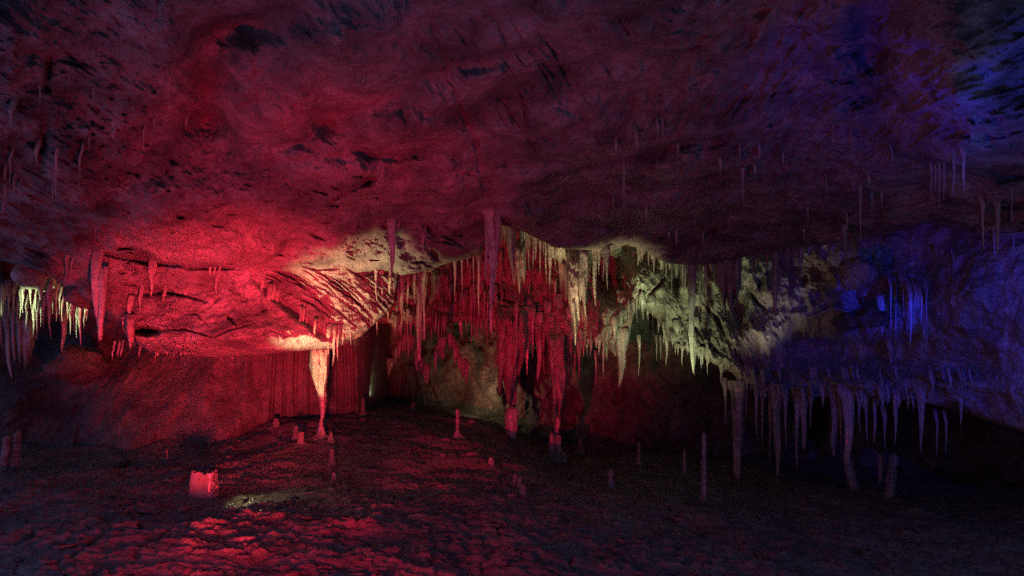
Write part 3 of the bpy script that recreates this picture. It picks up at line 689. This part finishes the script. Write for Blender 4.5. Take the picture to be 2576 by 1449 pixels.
# pale and green stalactites of the centre
G = 'centre stalactites'
many([
 (1287, 566, 706, 28, 'wide pale orange cone shaped stalactite right of the purple drapery', dict(Y=16.6, p=.8, flare=.0, bumpy=.06)),
 (1281, 684, 720, 8, 'short tip below the wide pale orange cone'),
 (1298, 628, 667, 5, 'thin pale needle between the orange cone and the green one'),
 (1307, 598, 706, 10, 'smooth pale green stalactite right of the orange cone'),
 (1311, 676, 782, 9, 'pale grey stalactite hanging low under the pale green one'),
 (1327, 612, 692, 14, 'cream stalactite shaped like a tusk near the blue shadow'),
 (1330, 664, 710, 5, 'thin cream tip beside the tusk shaped stalactite'),
 (1318, 700, 826, 10, 'long yellow white stalactite in the centre left group'),
 (1326, 716, 800, 7, 'yellow white stalactite right of the longest one in its group'),
 (1330, 740, 774, 4, 'tiny turquoise tipped needle in the centre left group'),
 (1338, 640, 745, 12, 'dark blue stalactite in shadow beside the tusk shaped one'),
 (1349, 622, 686, 5, 'thin crooked green needle left of the pale rounded lump'),
 (1367, 634, 685, 5, 'short green needle under the dark ceiling edge'),
 (1397, 610, 660, 9, 'dark red spike hanging from the ceiling edge over the pale lump'),
 (1406, 660, 719, 4, 'thin yellow needle below the pale rounded lump'),
 (1394, 655, 690, 5, 'short yellow stalactite with a knobbly top below the pale lump'),
 (1421, 672, 784, 12, 'yellow stalactite fused to the left of the tall yellow drapery'),
 (1482, 626, 695, 6, 'orange needle with a white tip right of the tall yellow drapery'),
 (1497, 627, 769, 14, 'bright yellow green spear shaped stalactite', dict(p=.6)),
 (1507, 628, 690, 10, 'red brown stalactite behind the yellow green spear'),
 (1514, 655, 708, 5, 'short yellow needle right of the yellow green spear'),
 (1519, 630, 706, 6, 'bright yellow wavy stalactite beside the reddish spike'),
 (1528, 629, 728, 12, 'reddish spike at the edge of the dark hollow'),
 (1493, 800, 849, 5, 'thin yellow tip low in the centre above the dim wall'),
 (1466, 790, 852, 8, 'bluish white stalactite low in the centre'),
 (1474, 800, 864, 6, 'thin bluish white needle right of a thicker bluish one'),
 (1456, 790, 846, 6, 'greenish needle left of the bluish white stalactites'),
 (1490, 745, 830, 13, 'dark red stalactite below the yellow green spear'),
], G, Y=17.6)
curtain(1428, 1460, 636, [(1434, 790, 14), (1442, 874, 20), (1452, 812, 14)], Y=18.0, thick=.5, label='tall yellow flowstone drapery in the centre, coming to one long point', group=G, name='flowstone_drapery')
curtain(1456, 1484, 628, [(1463, 760, 14), (1473, 800, 14), (1480, 720, 10)], Y=17.7, thick=.3, label='dark purple drapery between the yellow drapery and the spear', group=G, name='flowstone_drapery')
curtain(1332, 1378, 668, [(1340, 860, 16), (1354, 880, 22), (1369, 850, 16)], on='m', thick=.6, label='broad brown orange drapery below the blue shadow', group=G, name='flowstone_drapery')
curtain(1376, 1402, 700, [(1382, 800, 14), (1394, 842, 14)], on='m', thick=.5, label='knobbly yellow brown drapery left of the tall yellow one', group=G, name='flowstone_drapery')
curtain(1380, 1425, 610, [(1388, 650, 20), (1404, 664, 26), (1418, 656, 18)], Y=18.3, thick=.5, label='pale rounded cracked lump tucked under the ceiling edge', group=G, name='flowstone_lump')

for (a_, b_, vt_, pts_, kw_, lab_) in [
 (1284, 1322, 620, [(1291, 720, 12), (1303, 742, 14), (1315, 715, 12)], dict(Y=18.4, thick=.35), 'fluted brown drapery behind the wide pale orange cone'),
 (1300, 1346, 676, [(1309, 800, 14), (1320, 832, 16), (1335, 780, 14)], dict(on='m', thick=.5), 'yellow grey fluted drapery in the centre left group'),
 (1196, 1240, 650, [(1203, 770, 14), (1216, 800, 16), (1230, 740, 14)], dict(on='m', thick=.5), 'dark red drapery behind the purple one'),
 (1036, 1080, 690, [(1046, 800, 14), (1060, 850, 16), (1072, 800, 12)], dict(on='m', thick=.5), 'dull red drapery around the longest red stalactite'),
 (1084, 1132, 692, [(1092, 770, 14), (1105, 792, 14), (1122, 815, 14)], dict(on='m', thick=.4), 'dark red drapery in the middle of the row'),
 (1400, 1432, 660, [(1408, 750, 12), (1420, 790, 14)], dict(on='m', thick=.5), 'yellow drapery left of the tall yellow one, under the pale lump'),
 (1752, 1800, 664, [(1760, 790, 14), (1776, 770, 14), (1790, 740, 12)], dict(on='m', thick=.5), 'yellow brown drapery just right of the big brown stalactite'),
]:
    curtain(a_, b_, vt_, pts_, label=lab_, group='secondary draperies', name='flowstone_drapery', **kw_)

# big red draperies and columns
G = 'big red draperies'
c1 = curtain(1244, 1324, 786, [(1250, 930, 16), (1266, 998, 22), (1289, 1030, 40), (1310, 950, 24), (1320, 880, 12)], on='m', thick=.9, label='biggest red fluted drapery in the centre, reaching down to a column', group=G, name='flowstone_drapery')
t_ = stal(1288, 850, 1027, 30, Y=c1.location.y-.25, p=.15, tip=.85, flare=0, name='stalactite_tip', cat=None, label=None); t_.parent = c1; t_.location = t_.location-c1.location
mite(1287, 1022, 1152, 30, Y=c1.location.y-.1, label='red column stump standing under the biggest red drapery', group=G, p=.1, top=.8, skirt=.25, bumpy=.2, name='column_stump', cat='column', mat=M_DRIP)
c2 = curtain(1378, 1424, 842, [(1384, 960, 14), (1391, 1056, 20), (1404, 1060, 30), (1418, 960, 14)], on='m', thick=.7, label='narrow red and orange drapery ending in a point, right of the biggest one', group=G, name='flowstone_drapery')
t_ = stal(1402, 910, 1100, 27, Y=c2.location.y-.2, p=.5, tip=.5, flare=0, name='stalactite_tip', cat=None); t_.parent = c2; t_.location = t_.location-c2.location
mite(1388, 1088, 1150, 20, Y=c2.location.y-.1, label='rounded red stalagmite left of the pair under the narrow drapery', group=G, p=.4, skirt=.9)
mite(1404, 1092, 1142, 18, Y=c2.location.y, label='purple post right of the rounded red stalagmite', group=G, p=.3, top=.5, skirt=.9)
many([
 (1299, 786, 848, 7, 'short bright red stalactite in front of the biggest red drapery', dict(dY=-.9)),
 (1327, 795, 946, 16, 'brown red stalactite right of the biggest red drapery'),
 (1340, 800, 900, 12, 'medium brown stalactite between two longer brown ones'),
 (1355, 810, 958, 24, 'broad tapering brown and purple stalactite in the centre', dict(p=.7)),
 (1368, 810, 942, 11, 'purple edged stalactite right of the broad tapering one'),
 (1386, 850, 905, 8, 'small brown stalactite at the top of the narrow drapery'),
 (1436, 872, 978, 8, 'red stalactite, left of three thin ones right of the narrow drapery'),
 (1446, 866, 970, 7, 'middle one of three thin red stalactites right of the narrow drapery'),
 (1457, 886, 964, 9, 'right one of three thin red stalactites right of the narrow drapery'),
 (1428, 850, 925, 7, 'dark red stalactite touching the narrow drapery on its right'),
 (1486, 846, 901, 5, 'thin yellow needle over the dim far wall'),
 (1470, 846, 892, 5, 'pale needle left of the thin yellow one over the far wall'),
 (1499, 905, 972, 5, 'lonely purple grey needle hanging low over the far wall'),
 (1518, 860, 962, 7, 'brown needle left of the long pale green cone'),
 (1025, 800, 850, 6, 'faint yellow stalactite under the pale strip behind the ledge'),
 (1190, 800, 850, 7, 'red stalactite left of the biggest drapery, first of two'),
 (1199, 800, 862, 7, 'red stalactite left of the biggest drapery, second of two'),
 (1262, 900, 945, 8, 'dark spike hanging behind the left side of the biggest drapery'),
], 'stalactites around the red draperies', on='m')

# pale rock right of centre
G = 'stalactites on the green lit rock'
many([
 (1560, 850, 975, 34, 'long pale green cone shaped stalactite at the left of the green lit rock', dict(Y=None, on='m', p=.8, flare=.3)),
 (1545, 820, 880, 10, 'short green stalactite left of the long pale green cone', dict(Y=None, on='m')),
 (1602, 766, 812, 4, 'white needle under the middle of the green lit rock'),
 (1620, 766, 801, 4, 'short white needle beside the one under the green lit rock'),
 (1593, 764, 785, 4, 'tiny green spike left of the white needle on the green lit rock'),
 (1677, 862, 920, 8, 'stout pale stalactite over the dim wall, left of the big brown one'),
 (1662, 866, 904, 5, 'thin pale stalactite left of the stout pale one'),
 (1652, 866, 907, 4, 'needle left of the thin pale one on the rock rim'),
 (1608, 866, 946, 7, 'long dim brown stalactite hanging below the hollow'),
 (1690, 665, 735, 5, 'narrow red spike over the bright part of the rock', dict(Y=18.2)),
 (1713, 665, 710, 4, 'short purple needle over the bright part of the rock', dict(Y=18.2)),
 (1723, 664, 752, 9, 'dark red stalactite left of the big brown one', dict(Y=18.2)),
 (1742, 662, 938, 19, 'big brown stalactite with a purple right side, longest on the right', dict(Y=18.2, p=.42, tip=.25)),
 (1748, 860, 943, 10, 'pale stalactite close behind the tip of the big brown one'),
 (1760, 666, 786, 11, 'yellow brown stalactite right of the big brown one', dict(Y=18.6)),
 (1776, 666, 760, 9, 'thin brown stalactite, second right of the big brown one', dict(Y=18.6)),
 (1792, 666, 702, 7, 'small whitish stalactite with a fringed top under the ceiling edge', dict(Y=18.4)),
 (1809, 714, 816, 11, 'pale yellow tusk like stalactite in front of the purple drapery', dict(Y=18.2)),
 (1818, 766, 816, 8, 'short pale stalactite leaning against the tusk like one', dict(Y=18.2)),
 (1744, 606, 657, 10, 'small bright red stalactite on the dark ceiling above the green rock', dict(Y=None, dY=-.1)),
 (1877, 588, 656, 10, 'thick dark red stalactite at the edge of the purple ceiling', dict(Y=None, dY=-.1)),
 (1894, 580, 652, 3, 'thread thin red stalactite right of the thick dark red one', dict(Y=None, dY=-.1)),
 (1951, 632, 795, 15, 'straight brown column like stalactite in front of the bluish rock', dict(Y=18.0, p=.3, tip=.6)),
 (1780, 880, 943, 5, 'thin brown stalactite below the sloping rock rim'),
 (1792, 870, 913, 5, 'short brown stalactite on the sloping rock rim'),
 (1845, 892, 942, 6, 'brown stalactite at the lower end of the sloping rock rim'),
], G, on='m', Y=None)
curtain(1798, 1868, 648, [(1806, 720, 14), (1820, 790, 18), (1838, 812, 20), (1853, 770, 16), (1863, 730, 10)], Y=18.4, thick=.5, label='wide dark purple drapery with red folds right of the green rock', group=G, name='flowstone_drapery')
curtain(1550, 1585, 745, [(1560, 920, 26), (1574, 880, 14)], on='m', thick=.5, label='yellow green fluted rock foot above the long pale cone', group=G, name='flowstone_drapery')
curtain(1586, 1606, 636, [(1594, 690, 12), (1601, 700, 8)], on='m', thick=.25, label='glossy white flowstone tongue at the top of the green lit rock', group=G, name='flowstone_tongue')

# blue lit group far right
G = 'blue lit stalactites'
many([
 (2273, 712, 781, 5, 'short blue needle left of the brightest blue stalactite'),
 (2281, 738, 842, 5, 'thin blue stalactite close to the brightest blue one'),
 (2291, 738, 893, 9, 'brightest and longest blue stalactite'),
 (2303, 735, 790, 5, 'short blue stalactite right of the brightest blue one'),
 (2311, 745, 800, 4, 'first of two short blue spikes beside each other'),
 (2318, 748, 810, 5, 'second of two short blue spikes beside each other'),
 (2331, 728, 842, 7, 'long violet blue stalactite, rightmost of the bright blue group'),
 (2252, 722, 898, 9, 'tall dark stalactite with a blue right edge, left of the blue group'),
 (2241, 718, 860, 6, 'thin dim stalactite, leftmost of the blue group'),
 (2330, 850, 888, 7, 'small blue cone below the rightmost blue stalactite'),
 (2240, 880, 930, 9, 'small violet cone low at the left of the blue group'),
 (2218, 770, 845, 12, 'blue leaning spike before the violet boulder'),
 (2399, 650, 725, 3, 'lone blue thread hanging on the dark blue wall'),
], G, on='m', dY=-.35)
G = 'dim stalactites high at right'
many([
 (2343, 415, 508, 7, 'violet stalactite, first of the high row at right'),
 (2353, 415, 480, 5, 'short purple stalactite, second of the high row at right'),
 (2363, 412, 522, 6, 'longest purple stalactite of the high row at right'),
 (2375, 408, 500, 5, 'dim red stalactite, fourth of the high row at right'),
 (2399, 392, 495, 9, 'blue edged stalactite, fifth of the high row at right'),
 (2424, 384, 476, 11, 'curved purple stalactite, last of the high row at right'),
 (2473, 515, 628, 9, 'dim brown stalactite near the right edge, left of three'),
 (2510, 512, 638, 13, 'thick dim stalactite near the right edge with a blue flank'),
 (2501, 584, 645, 9, 'blue stalactite tucked beside the thick dim one'),
 (2165, 470, 604, 7, 'thin violet stalactite on the dark ceiling left of the high row'),
 (2193, 486, 577, 6, 'purple stalactite right of the thin violet one on the dark ceiling'),
 (2218, 488, 522, 6, 'tiny purple spike on the dark ceiling'),
 (2126, 566, 684, 15, 'broad purple stalactite with a blue edge at the ceiling rim'),
 (1869, 425, 520, 9, 'red violet stalactite on the middle of the purple ceiling'),
 (1570, 420, 520, 5, 'thin blue purple stalactite on the ceiling above the centre'),
 (2079, 445, 508, 4, 'blue thread stalactite on the purple ceiling'),
 (2016, 630, 700, 10, 'blue tinted stalactite over the bluish rock', dict(Y=17.6)),
 (1982, 628, 680, 8, 'blue white stalactite at the top of the bluish rock', dict(Y=17.6)),
 (2550, 600, 655, 4, 'short blue needle at the right edge'),
 (2545, 480, 560, 6, 'dim violet stalactite at the right edge'),
], G)

# dark column row, low right
G = 'dim column row low at right'
many([
 (1825, 975, 1080, 9, 'thin reddish stalactite at the left of the dim column row'),
 (1858, 985, 1215, 30, 'wide dim brown stalactite, first big one of the low row', dict(p=.3, tip=.5)),
 (1842, 985, 1060, 9, 'short brown stalactite left of the wide dim one'),
 (1876, 980, 1060, 10, 'short stalactite fused right of the wide dim one'),
 (1903, 985, 1110, 10, 'dark red stalactite between the two big ones of the low row'),
 (1918, 990, 1120, 9, 'dim brown stalactite beside the brightest one of the low row'),
 (1937, 992, 1170, 9, 'long thin stalactite touching the brightest one of the low row'),
 (1953, 992, 1200, 24, 'brightest stalactite of the low row, tan above and violet below', dict(p=.55)),
 (1976, 1000, 1120, 10, 'dim stalactite right of the brightest one of the low row'),
 (2005, 1000, 1180, 14, 'dark red stalactite left of the grey green one'),
 (2022, 998, 1130, 18, 'grey green stalactite left of the black gap', dict(p=.4, tip=.5)),
 (2039, 1000, 1080, 8, 'short dim stalactite at the left side of the black gap'),
 (2099, 998, 1150, 20, 'brown stalactite at the right side of the black gap', dict(p=.4)),
 (2116, 1000, 1120, 12, 'brown stalactite between two thick ones right of the black gap'),
 (2134, 1000, 1170, 26, 'thick brown stalactite right of the black gap', dict(p=.3, tip=.5)),
 (2162, 1004, 1090, 10, 'thin dim stalactite before the reddish group'),
 (2180, 1004, 1110, 12, 'reddish stalactite, left of two right of the thick brown one'),
 (2200, 1004, 1115, 12, 'reddish stalactite, right of two right of the thick brown one'),
 (2252, 998, 1120, 12, 'violet stalactite above the leaning stalagmite'),
 (2318, 1000, 1136, 16, 'stalactite with a blue right side, alone right of the low row'),
 (2380, 1060, 1145, 6, 'short red violet needle right of the blue sided one'),
 (2357, 1058, 1148, 7, 'thin bright blue needle low at right'),
 (2417, 1010, 1072, 9, 'blue flanked short stalactite low at right'),
 (2226, 1050, 1130, 8, 'dim stalactite left of the violet one above the leaning stalagmite'),
], G, on='m')
mite(2236, 1140, 1254, 24, Y=None, label='leaning violet stalagmite under the violet stalactite at right', group='stalagmites of the dark floor', p=.15, top=.8, lean=14, skirt=.05)
mite(2148, 1130, 1232, 24, Y=None, label='dim leaning stone post below the thick brown stalactite', group='stalagmites of the dark floor', p=.2, top=.7, lean=-24, skirt=.05)
mite(2214, 1140, 1215, 12, Y=None, label='thin dim post left of the leaning violet stalagmite', group='stalagmites of the dark floor', p=.2, top=.7, skirt=.05)
mite(1771, 1082, 1238, 13, Y=15.0, label='tall slim pink stalagmite standing alone on the dark floor', group='stalagmites of the dark floor', p=.25, top=.35, skirt=.05)

# fringes: many small drips along the rims, far past what one could tell apart
BATCH = []
for _ in range(60):
    u_ = rr.uniform(1000, 1275); v_ = rr.uniform(690, 770)
    stal(u_, v_, v_+rr.uniform(30, 110), rr.uniform(4, 9), Y=18.6+rr.uniform(-.4, .6))
many([(u_, 889, 889+h_, 4) for u_, h_ in ((392, 10), (397, 7), (420, 6), (437, 9), (455, 7), (466, 6), (350, 12), (283, 14), (296, 10), (304, 9))], None, flare=.2)
many([(141, 742, 808, 6), (150, 750, 790, 4), (156, 766, 808, 4), (132, 740, 790, 5), (170, 760, 800, 5), (45, 760, 830, 6), (67, 770, 830, 6), (84, 780, 850, 7), (177, 780, 840, 6), (193, 790, 850, 6)], None, Y=16.3)
def wv(a, b, q): return a+(b-a)*q.random()**2.2*1.6
def fringe(n, ufn, vfn, Yv, hmin, hmax, wmin, wmax, label, group, seed):
    q = random.Random(seed)
    for _ in range(n):
        u_ = q.uniform(*ufn); v_ = vfn(u_)+q.uniform(-8, 4)
        h_ = q.uniform(hmin, hmax)*q.uniform(.4, 1)
        stal(u_, v_, v_+h_, wv(wmin, wmax, q), Y=Yv(u_, v_), label=label, group=group, p=.8)
edge2 = lambda u_: float(B2(u_))
fringe(34, (1610, 1960), edge2, lambda u_, v_: surf(u_, edge2(u_)-3, 'm')+.1, 18, 52, 4, 9, 'small brown stalactite in the fringe along the sloping rim below the green rock', 'fringe under the green rock', 1)
fringe(36, (1960, 2300), edge2, lambda u_, v_: surf(u_, edge2(u_)-3, 'm')-.2, 16, 44, 4, 8, 'small violet stalactite in the fringe above the dim column row', 'violet fringe low at right', 2)
fringe(22, (1910, 2260), lambda u_: 955, lambda u_, v_: surf(u_, 955, 'm')-.1, 16, 40, 4, 7, 'small violet stalactite in the fringe above the dim column row', 'violet fringe low at right', 3)
fringe(50, (985, 1235), edge2, lambda u_, v_: surf(u_, edge2(u_)-3, 'm')+.1, 14, 50, 4, 8, 'small yellowish stalactite under the pale strip behind the ledge', 'fringe behind the ledge', 4)
fringe(46, (1235, 1530), edge2, lambda u_, v_: surf(u_, edge2(u_)-3, 'm')+.1, 18, 60, 5, 10, 'small red brown stalactite of the centre fringe', 'centre fringe', 5)
fringe(24, (1375, 1450), lambda u_: 645, lambda u_, v_: 18.3, 14, 50, 3, 6, 'tiny yellow needle crowded around the pale rounded lump', 'needles at the pale lump', 6)
fringe(26, (1262, 1400), lambda u_: float(B(u_)), lambda u_, v_: 18.3, 40, 130, 6, 11, 'dim stalactite in the shade between the centre left stalactites', 'shaded centre stalactites', 8)
fringe(34, (1600, 1860), lambda u_: float(B(u_)), lambda u_, v_: 19.2, 20, 70, 5, 10, 'small stalactite under the dark ceiling edge above the green rock', 'fringe above the green rock', 9)
fringe(26, (1870, 2110), lambda u_: float(B(u_)), lambda u_, v_: 18.4, 20, 80, 5, 10, 'small blue grey stalactite over the bluish rock', 'fringe above the bluish rock', 10)
fringe(40, (1010, 1240), lambda u_: 735+25*math.sin(u_*.05), lambda u_, v_: surf(u_, v_, 'm')-.05, 20, 70, 5, 11, '', '', 21)
fringe(36, (1340, 1480), lambda u_: 780+20*math.sin(u_*.08), lambda u_, v_: surf(u_, v_, 'm')-.1, 20, 80, 5, 12, '', '', 22)
fringe(30, (1500, 1760), lambda u_: 800+40*math.sin(u_*.03), lambda u_, v_: surf(u_, v_, 'm')-.02, 12, 40, 4, 9, '', '', 23)
fringe(40, (940, 1180), lambda u_: 900+40*math.sin(u_*.06), lambda u_, v_: surf(u_, v_, 'f')-.05, 16, 60, 5, 11, '', '', 24)
fringe(12, (2340, 2560), lambda u_: 960, lambda u_, v_: surf(u_, 960, 'm')-.05, 20, 60, 4, 9, 'small faint stalactite on the dark wall at the right edge', 'faint stalactites at the right edge', 12)
q = random.Random(5)
for _ in range(30):                          # specks of dripstone on the purple ceiling
    u_ = q.uniform(1540, 2330); v_ = q.uniform(300, 600)
    if v_ > B(u_)-20: continue
    stal(u_, v_, v_+q.uniform(12, 48), q.uniform(3, 7), label='small dim stalactite scattered over the rough purple ceiling', group='scattered ceiling stalactites', dY=-.05)
for (u_, v_, h_, w_) in [(12, 430, 95, 7), (28, 280, 40, 10), (25, 400, 60, 5), (48, 470, 45, 5), (132, 470, 45, 4), (141, 390, 115, 6), (100, 215, 50, 5), (92, 380, 40, 9), (234, 226, 26, 4), (238, 226, 20, 3), (224, 350, 26, 4), (285, 340, 14, 4), (362, 165, 16, 5),
                         (368, 168, 12, 4), (200, 400, 66, 5), (240, 580, 8, 3), (388, 300, 20, 5), (468, 305, 20, 5), (404, 20, 70, 9), (362, 330, 40, 4), (8, 520, 20, 8), (35, 450, 50, 5)]:
    stal(u_, v_, v_+h_, w_, label='small dim red stalactite on the rough upper left ceiling', group='upper left ceiling stalactites', dY=-.1)
nv = 0; cs, qs_, ts_ = [], [], []
for co, q_, t3 in BATCH:
    cs.append(co); qs_ += [tuple(i+nv for i in f) for f in q_]; ts_ += [tuple(i+nv for i in f) for f in t3]; nv += len(co)
BATCH = None
tag(mesh('small_dripstones', np.vstack(cs), qs_, M_DRIP, ts_), 'small dim dripstones fringing the rock rims and the rough ceiling', 'dripstones', kind='stuff')
stal(1017, -10, 60, 8, label='purple stalactite at the top edge of the photo', dY=-.1)

# rocks hanging or lying as lumps of their own
def lump(u, v, y, ru, rv, ry, name, label, cat, mat, seed, group=None, amp=.25, seg=(48, 30), sc=1.0):
    k = y/F; cx, cz = (u-CU)*k, (VH-v)*k
    a = np.linspace(0, 2*np.pi, seg[0], endpoint=False); b = np.linspace(-np.pi/2, np.pi/2, seg[1])
    A, Bq = np.meshgrid(a, b)
    dx, dy, dz = np.cos(Bq)*np.cos(A), np.cos(Bq)*np.sin(A), np.sin(Bq)
    s = 1+amp*1.6*fbm(dx*1.3*sc+seed, dy*1.3*sc, dz*1.3*sc, 4, seed)+amp*.3*ridge(dx*3*sc, dy*3*sc, dz*3*sc, 2, seed+3)-amp*.2
    co = np.stack([cx+ru*k*s*dx, y+ry*s*dy, cz+rv*k*s*dz], -1).reshape(-1, 3)
    n = seg[0]; i = np.arange(seg[1]-1)[:, None]*n; j = np.arange(n)[None, :]; j2 = (j+1) % n
    qd = np.stack([i+j, i+j2, i+n+j2, i+n+j], -1).reshape(-1, 4)
    return tag(mesh(name, co, qd, mat, origin=(cx, y, cz)), label, cat, group)
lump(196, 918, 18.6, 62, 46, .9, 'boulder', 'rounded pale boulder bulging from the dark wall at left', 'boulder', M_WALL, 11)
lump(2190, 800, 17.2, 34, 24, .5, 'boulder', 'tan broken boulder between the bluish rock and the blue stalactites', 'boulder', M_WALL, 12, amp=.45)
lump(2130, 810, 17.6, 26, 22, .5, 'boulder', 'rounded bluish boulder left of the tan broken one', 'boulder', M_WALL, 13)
lump(2155, 690, 17.8, 34, 40, .6, 'boulder', 'dim greenish rock knob above the tan broken boulder', 'boulder', M_FLOW, 14)
lump(88, 694, 15.2, 36, 36, .6, 'rock_bulge', 'pale grey rock bulge above the bright white stalactites at left', 'rock bulge', M_FLOW, 15, amp=.2)
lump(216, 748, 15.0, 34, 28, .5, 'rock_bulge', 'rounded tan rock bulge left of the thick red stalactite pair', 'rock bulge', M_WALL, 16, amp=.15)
# the stump with a floodlight behind it
def stump():
    y = 6.0
    while (VH-1252)/F*y > floor_z((511-CU)/F*y, y)+.02: y += .05
    k = y/F; cx, zb = (511-CU)*k, (VH-1252)*k; H = 67*k
    n = 40; a = np.linspace(0, 2*np.pi, n, endpoint=False); rows = []
    hs = np.concatenate([[-.25], np.linspace(0, 1, 26)])
    for h in hs:
        w = (37-6*max(h, 0))*k
        sq = (np.abs(np.cos(a))**4+np.abs(np.sin(a))**4)**(-.25)
        top = 1+.16*fbm(np.cos(a)*2, np.sin(a)*2, 0*a, 3, 66)
        r = w*.93*sq*(1+.10*fbm(np.cos(a)*1.5, np.sin(a)*1.5, h*2.6+0*a, 4, 61)+.05*fbm(np.cos(a)*5, np.sin(a)*5, h*6+0*a, 3, 62))
        rows.append(np.stack([cx+r*np.cos(a)+.02*h, y+.8*r*np.sin(a), zb+H*h*np.where(h > .5, 1+(top-1)*(h-.5)*2, 1)], -1))
    rows.append(np.stack([cx+.6*(rows[-1][:, 0]-cx), y+.6*(rows[-1][:, 1]-y), rows[-1][:, 2]-.03], -1))
    co = np.concatenate(rows); m = len(rows)
    i = np.arange(m-1)[:, None]*n; j = np.arange(n)[None, :]; j2 = (j+1) % n
    qd = np.stack([i+j, i+j2, i+n+j2, i+n+j], -1).reshape(-1, 4)
    co = np.vstack([co, [[cx, y, zb+H-.06]]]); t = [((m-1)*n+jj, (m-1)*n+(jj+1) % n, m*n) for jj in range(n)]
    return tag(mesh('broken_stump', co, qd, M_MITE, t, origin=(cx, y, zb)), 'bright red square topped broken stump of dripstone on the clay floor', 'stump')
stump()
# stalagmites of the floor
G = 'stalagmites on the floor'
for (u_, v0, v1, w, lab, kw) in [
 (34, 1082, 1182, 20, 'tall leaning pinkish stalagmite at the left edge, right of a pair', dict(lean=12, p=.15, top=.75, skirt=.1)),
 (10, 1096, 1182, 20, 'tall leaning pinkish stalagmite cut by the left edge of the photo', dict(lean=8, p=.15, top=.75, skirt=.1)),
 (745, 1070, 1104, 15, 'bright red rounded stalagmite left of the cream column', dict(p=.3, top=.7)),
 (757, 1086, 1112, 13, 'shorter red stalagmite behind the bright red rounded one', dict(p=.3, top=.7)),
 (695, 1052, 1072, 16, 'low pale stalagmite near the foot of the fluted wall', dict()),
 (833, 1086, 1108, 11, 'small dim stalagmite just right of the cone under the cream column', dict()),
 (835, 1128, 1166, 16, 'pink knobbly stalagmite in front of the cream column', dict(p=.5)),
 (420, 1130, 1152, 7, 'tiny pink stalagmite in the dark left of the red stump', dict()),
 (1151, 1028, 1098, 9, 'thin pale stalagmite on a mound far back in the centre', dict(p=.1, top=.7, skirt=2.0)),
 (1040, 1010, 1036, 12, 'dim low stalagmite far back left of the thin pale one', dict()),
 (913, 1000, 1036, 10, 'pale crooked stalagmite at the corner of the fluted wall', dict(Y=20, p=.3)),
 (1607, 1110, 1166, 12, 'dim brown stalagmite against the dark far wall', dict(p=.4)),
 (1536, 1178, 1228, 14, 'dim reddish cone on the dark floor right of centre', dict(p=.8)),
 (1461, 1100, 1134, 12, 'dim purple stalagmite right of the pair under the narrow drapery', dict()),
 (1722, 1130, 1190, 9, 'faint stalagmite left of the tall slim pink one', dict()),
 (1296, 1190, 1218, 13, 'small stalagmite, left and tallest of three on the clay', dict(p=.4)),
 (1308, 1198, 1226, 11, 'small stalagmite, middle of three on the clay', dict(p=.4)),
 (1317, 1218, 1248, 15, 'small stalagmite, lowest of three on the clay', dict(p=.4)),
 (1235, 1150, 1170, 12, 'tiny stalagmite at the foot of the red column stump', dict()),
 (840, 1188, 1206, 12, 'small lump like stalagmite in front of the pink knobbly one', dict()),
]:
    kw.setdefault('skirt', 1.1); kw.setdefault('bumpy', .24)
    mite(u_, v0, v1+3, w, label=lab, group=G, **kw)

# loose stones and clay crumbs nobody could count
def rubble():
    q = np.random.RandomState(3); pts = []; quads = []; base = 0
    a = np.linspace(0, 2*np.pi, 8, endpoint=False); bb = np.array([-.9, -.35, .25, .75, 1.2])
    A, Bq = np.meshgrid(a, bb); n = 8; m = 5
    dx, dy, dz = np.cos(Bq)*np.cos(A), np.cos(Bq)*np.sin(A), np.sin(Bq)
    i = np.arange(m-1)[:, None]*n; j = np.arange(n)[None, :]; j2 = (j+1) % n
    qd = np.stack([i+j, i+j2, i+n+j2, i+n+j], -1).reshape(-1, 4)
    N_ = 1500
    u = q.uniform(-150, 2350, N_); y = 1/q.uniform(1/23., 1/7.2, N_); x = (u-CU)/F*y
    z = Zf(x, y); s = .014+.05*q.rand(N_)**4*1.6
    for k in range(N_):
        rot = q.uniform(0, 6.3); c_, s_ = math.cos(rot), math.sin(rot)
        w = 1+.5*(q.rand(m, n)-.5)
        ax, ay, az = s[k]*q.uniform(.9, 2.4), s[k]*q.uniform(.8, 1.4), s[k]*q.uniform(.3, .7)
        lx, ly, lz = ax*dx*w, ay*dy*w, az*dz*w
        pts.append(np.stack([x[k]+lx*c_-ly*s_, y[k]+lx*s_+ly*c_, z[k]+lz+az*.2], -1).reshape(-1, 3)); quads.append(qd+base); base += n*m
    return tag(mesh('rubble', np.concatenate(pts), np.concatenate(quads), M_CLAY), 'loose stones and clay crumbs strewn over the cave floor', 'rubble', kind='stuff')
rubble()
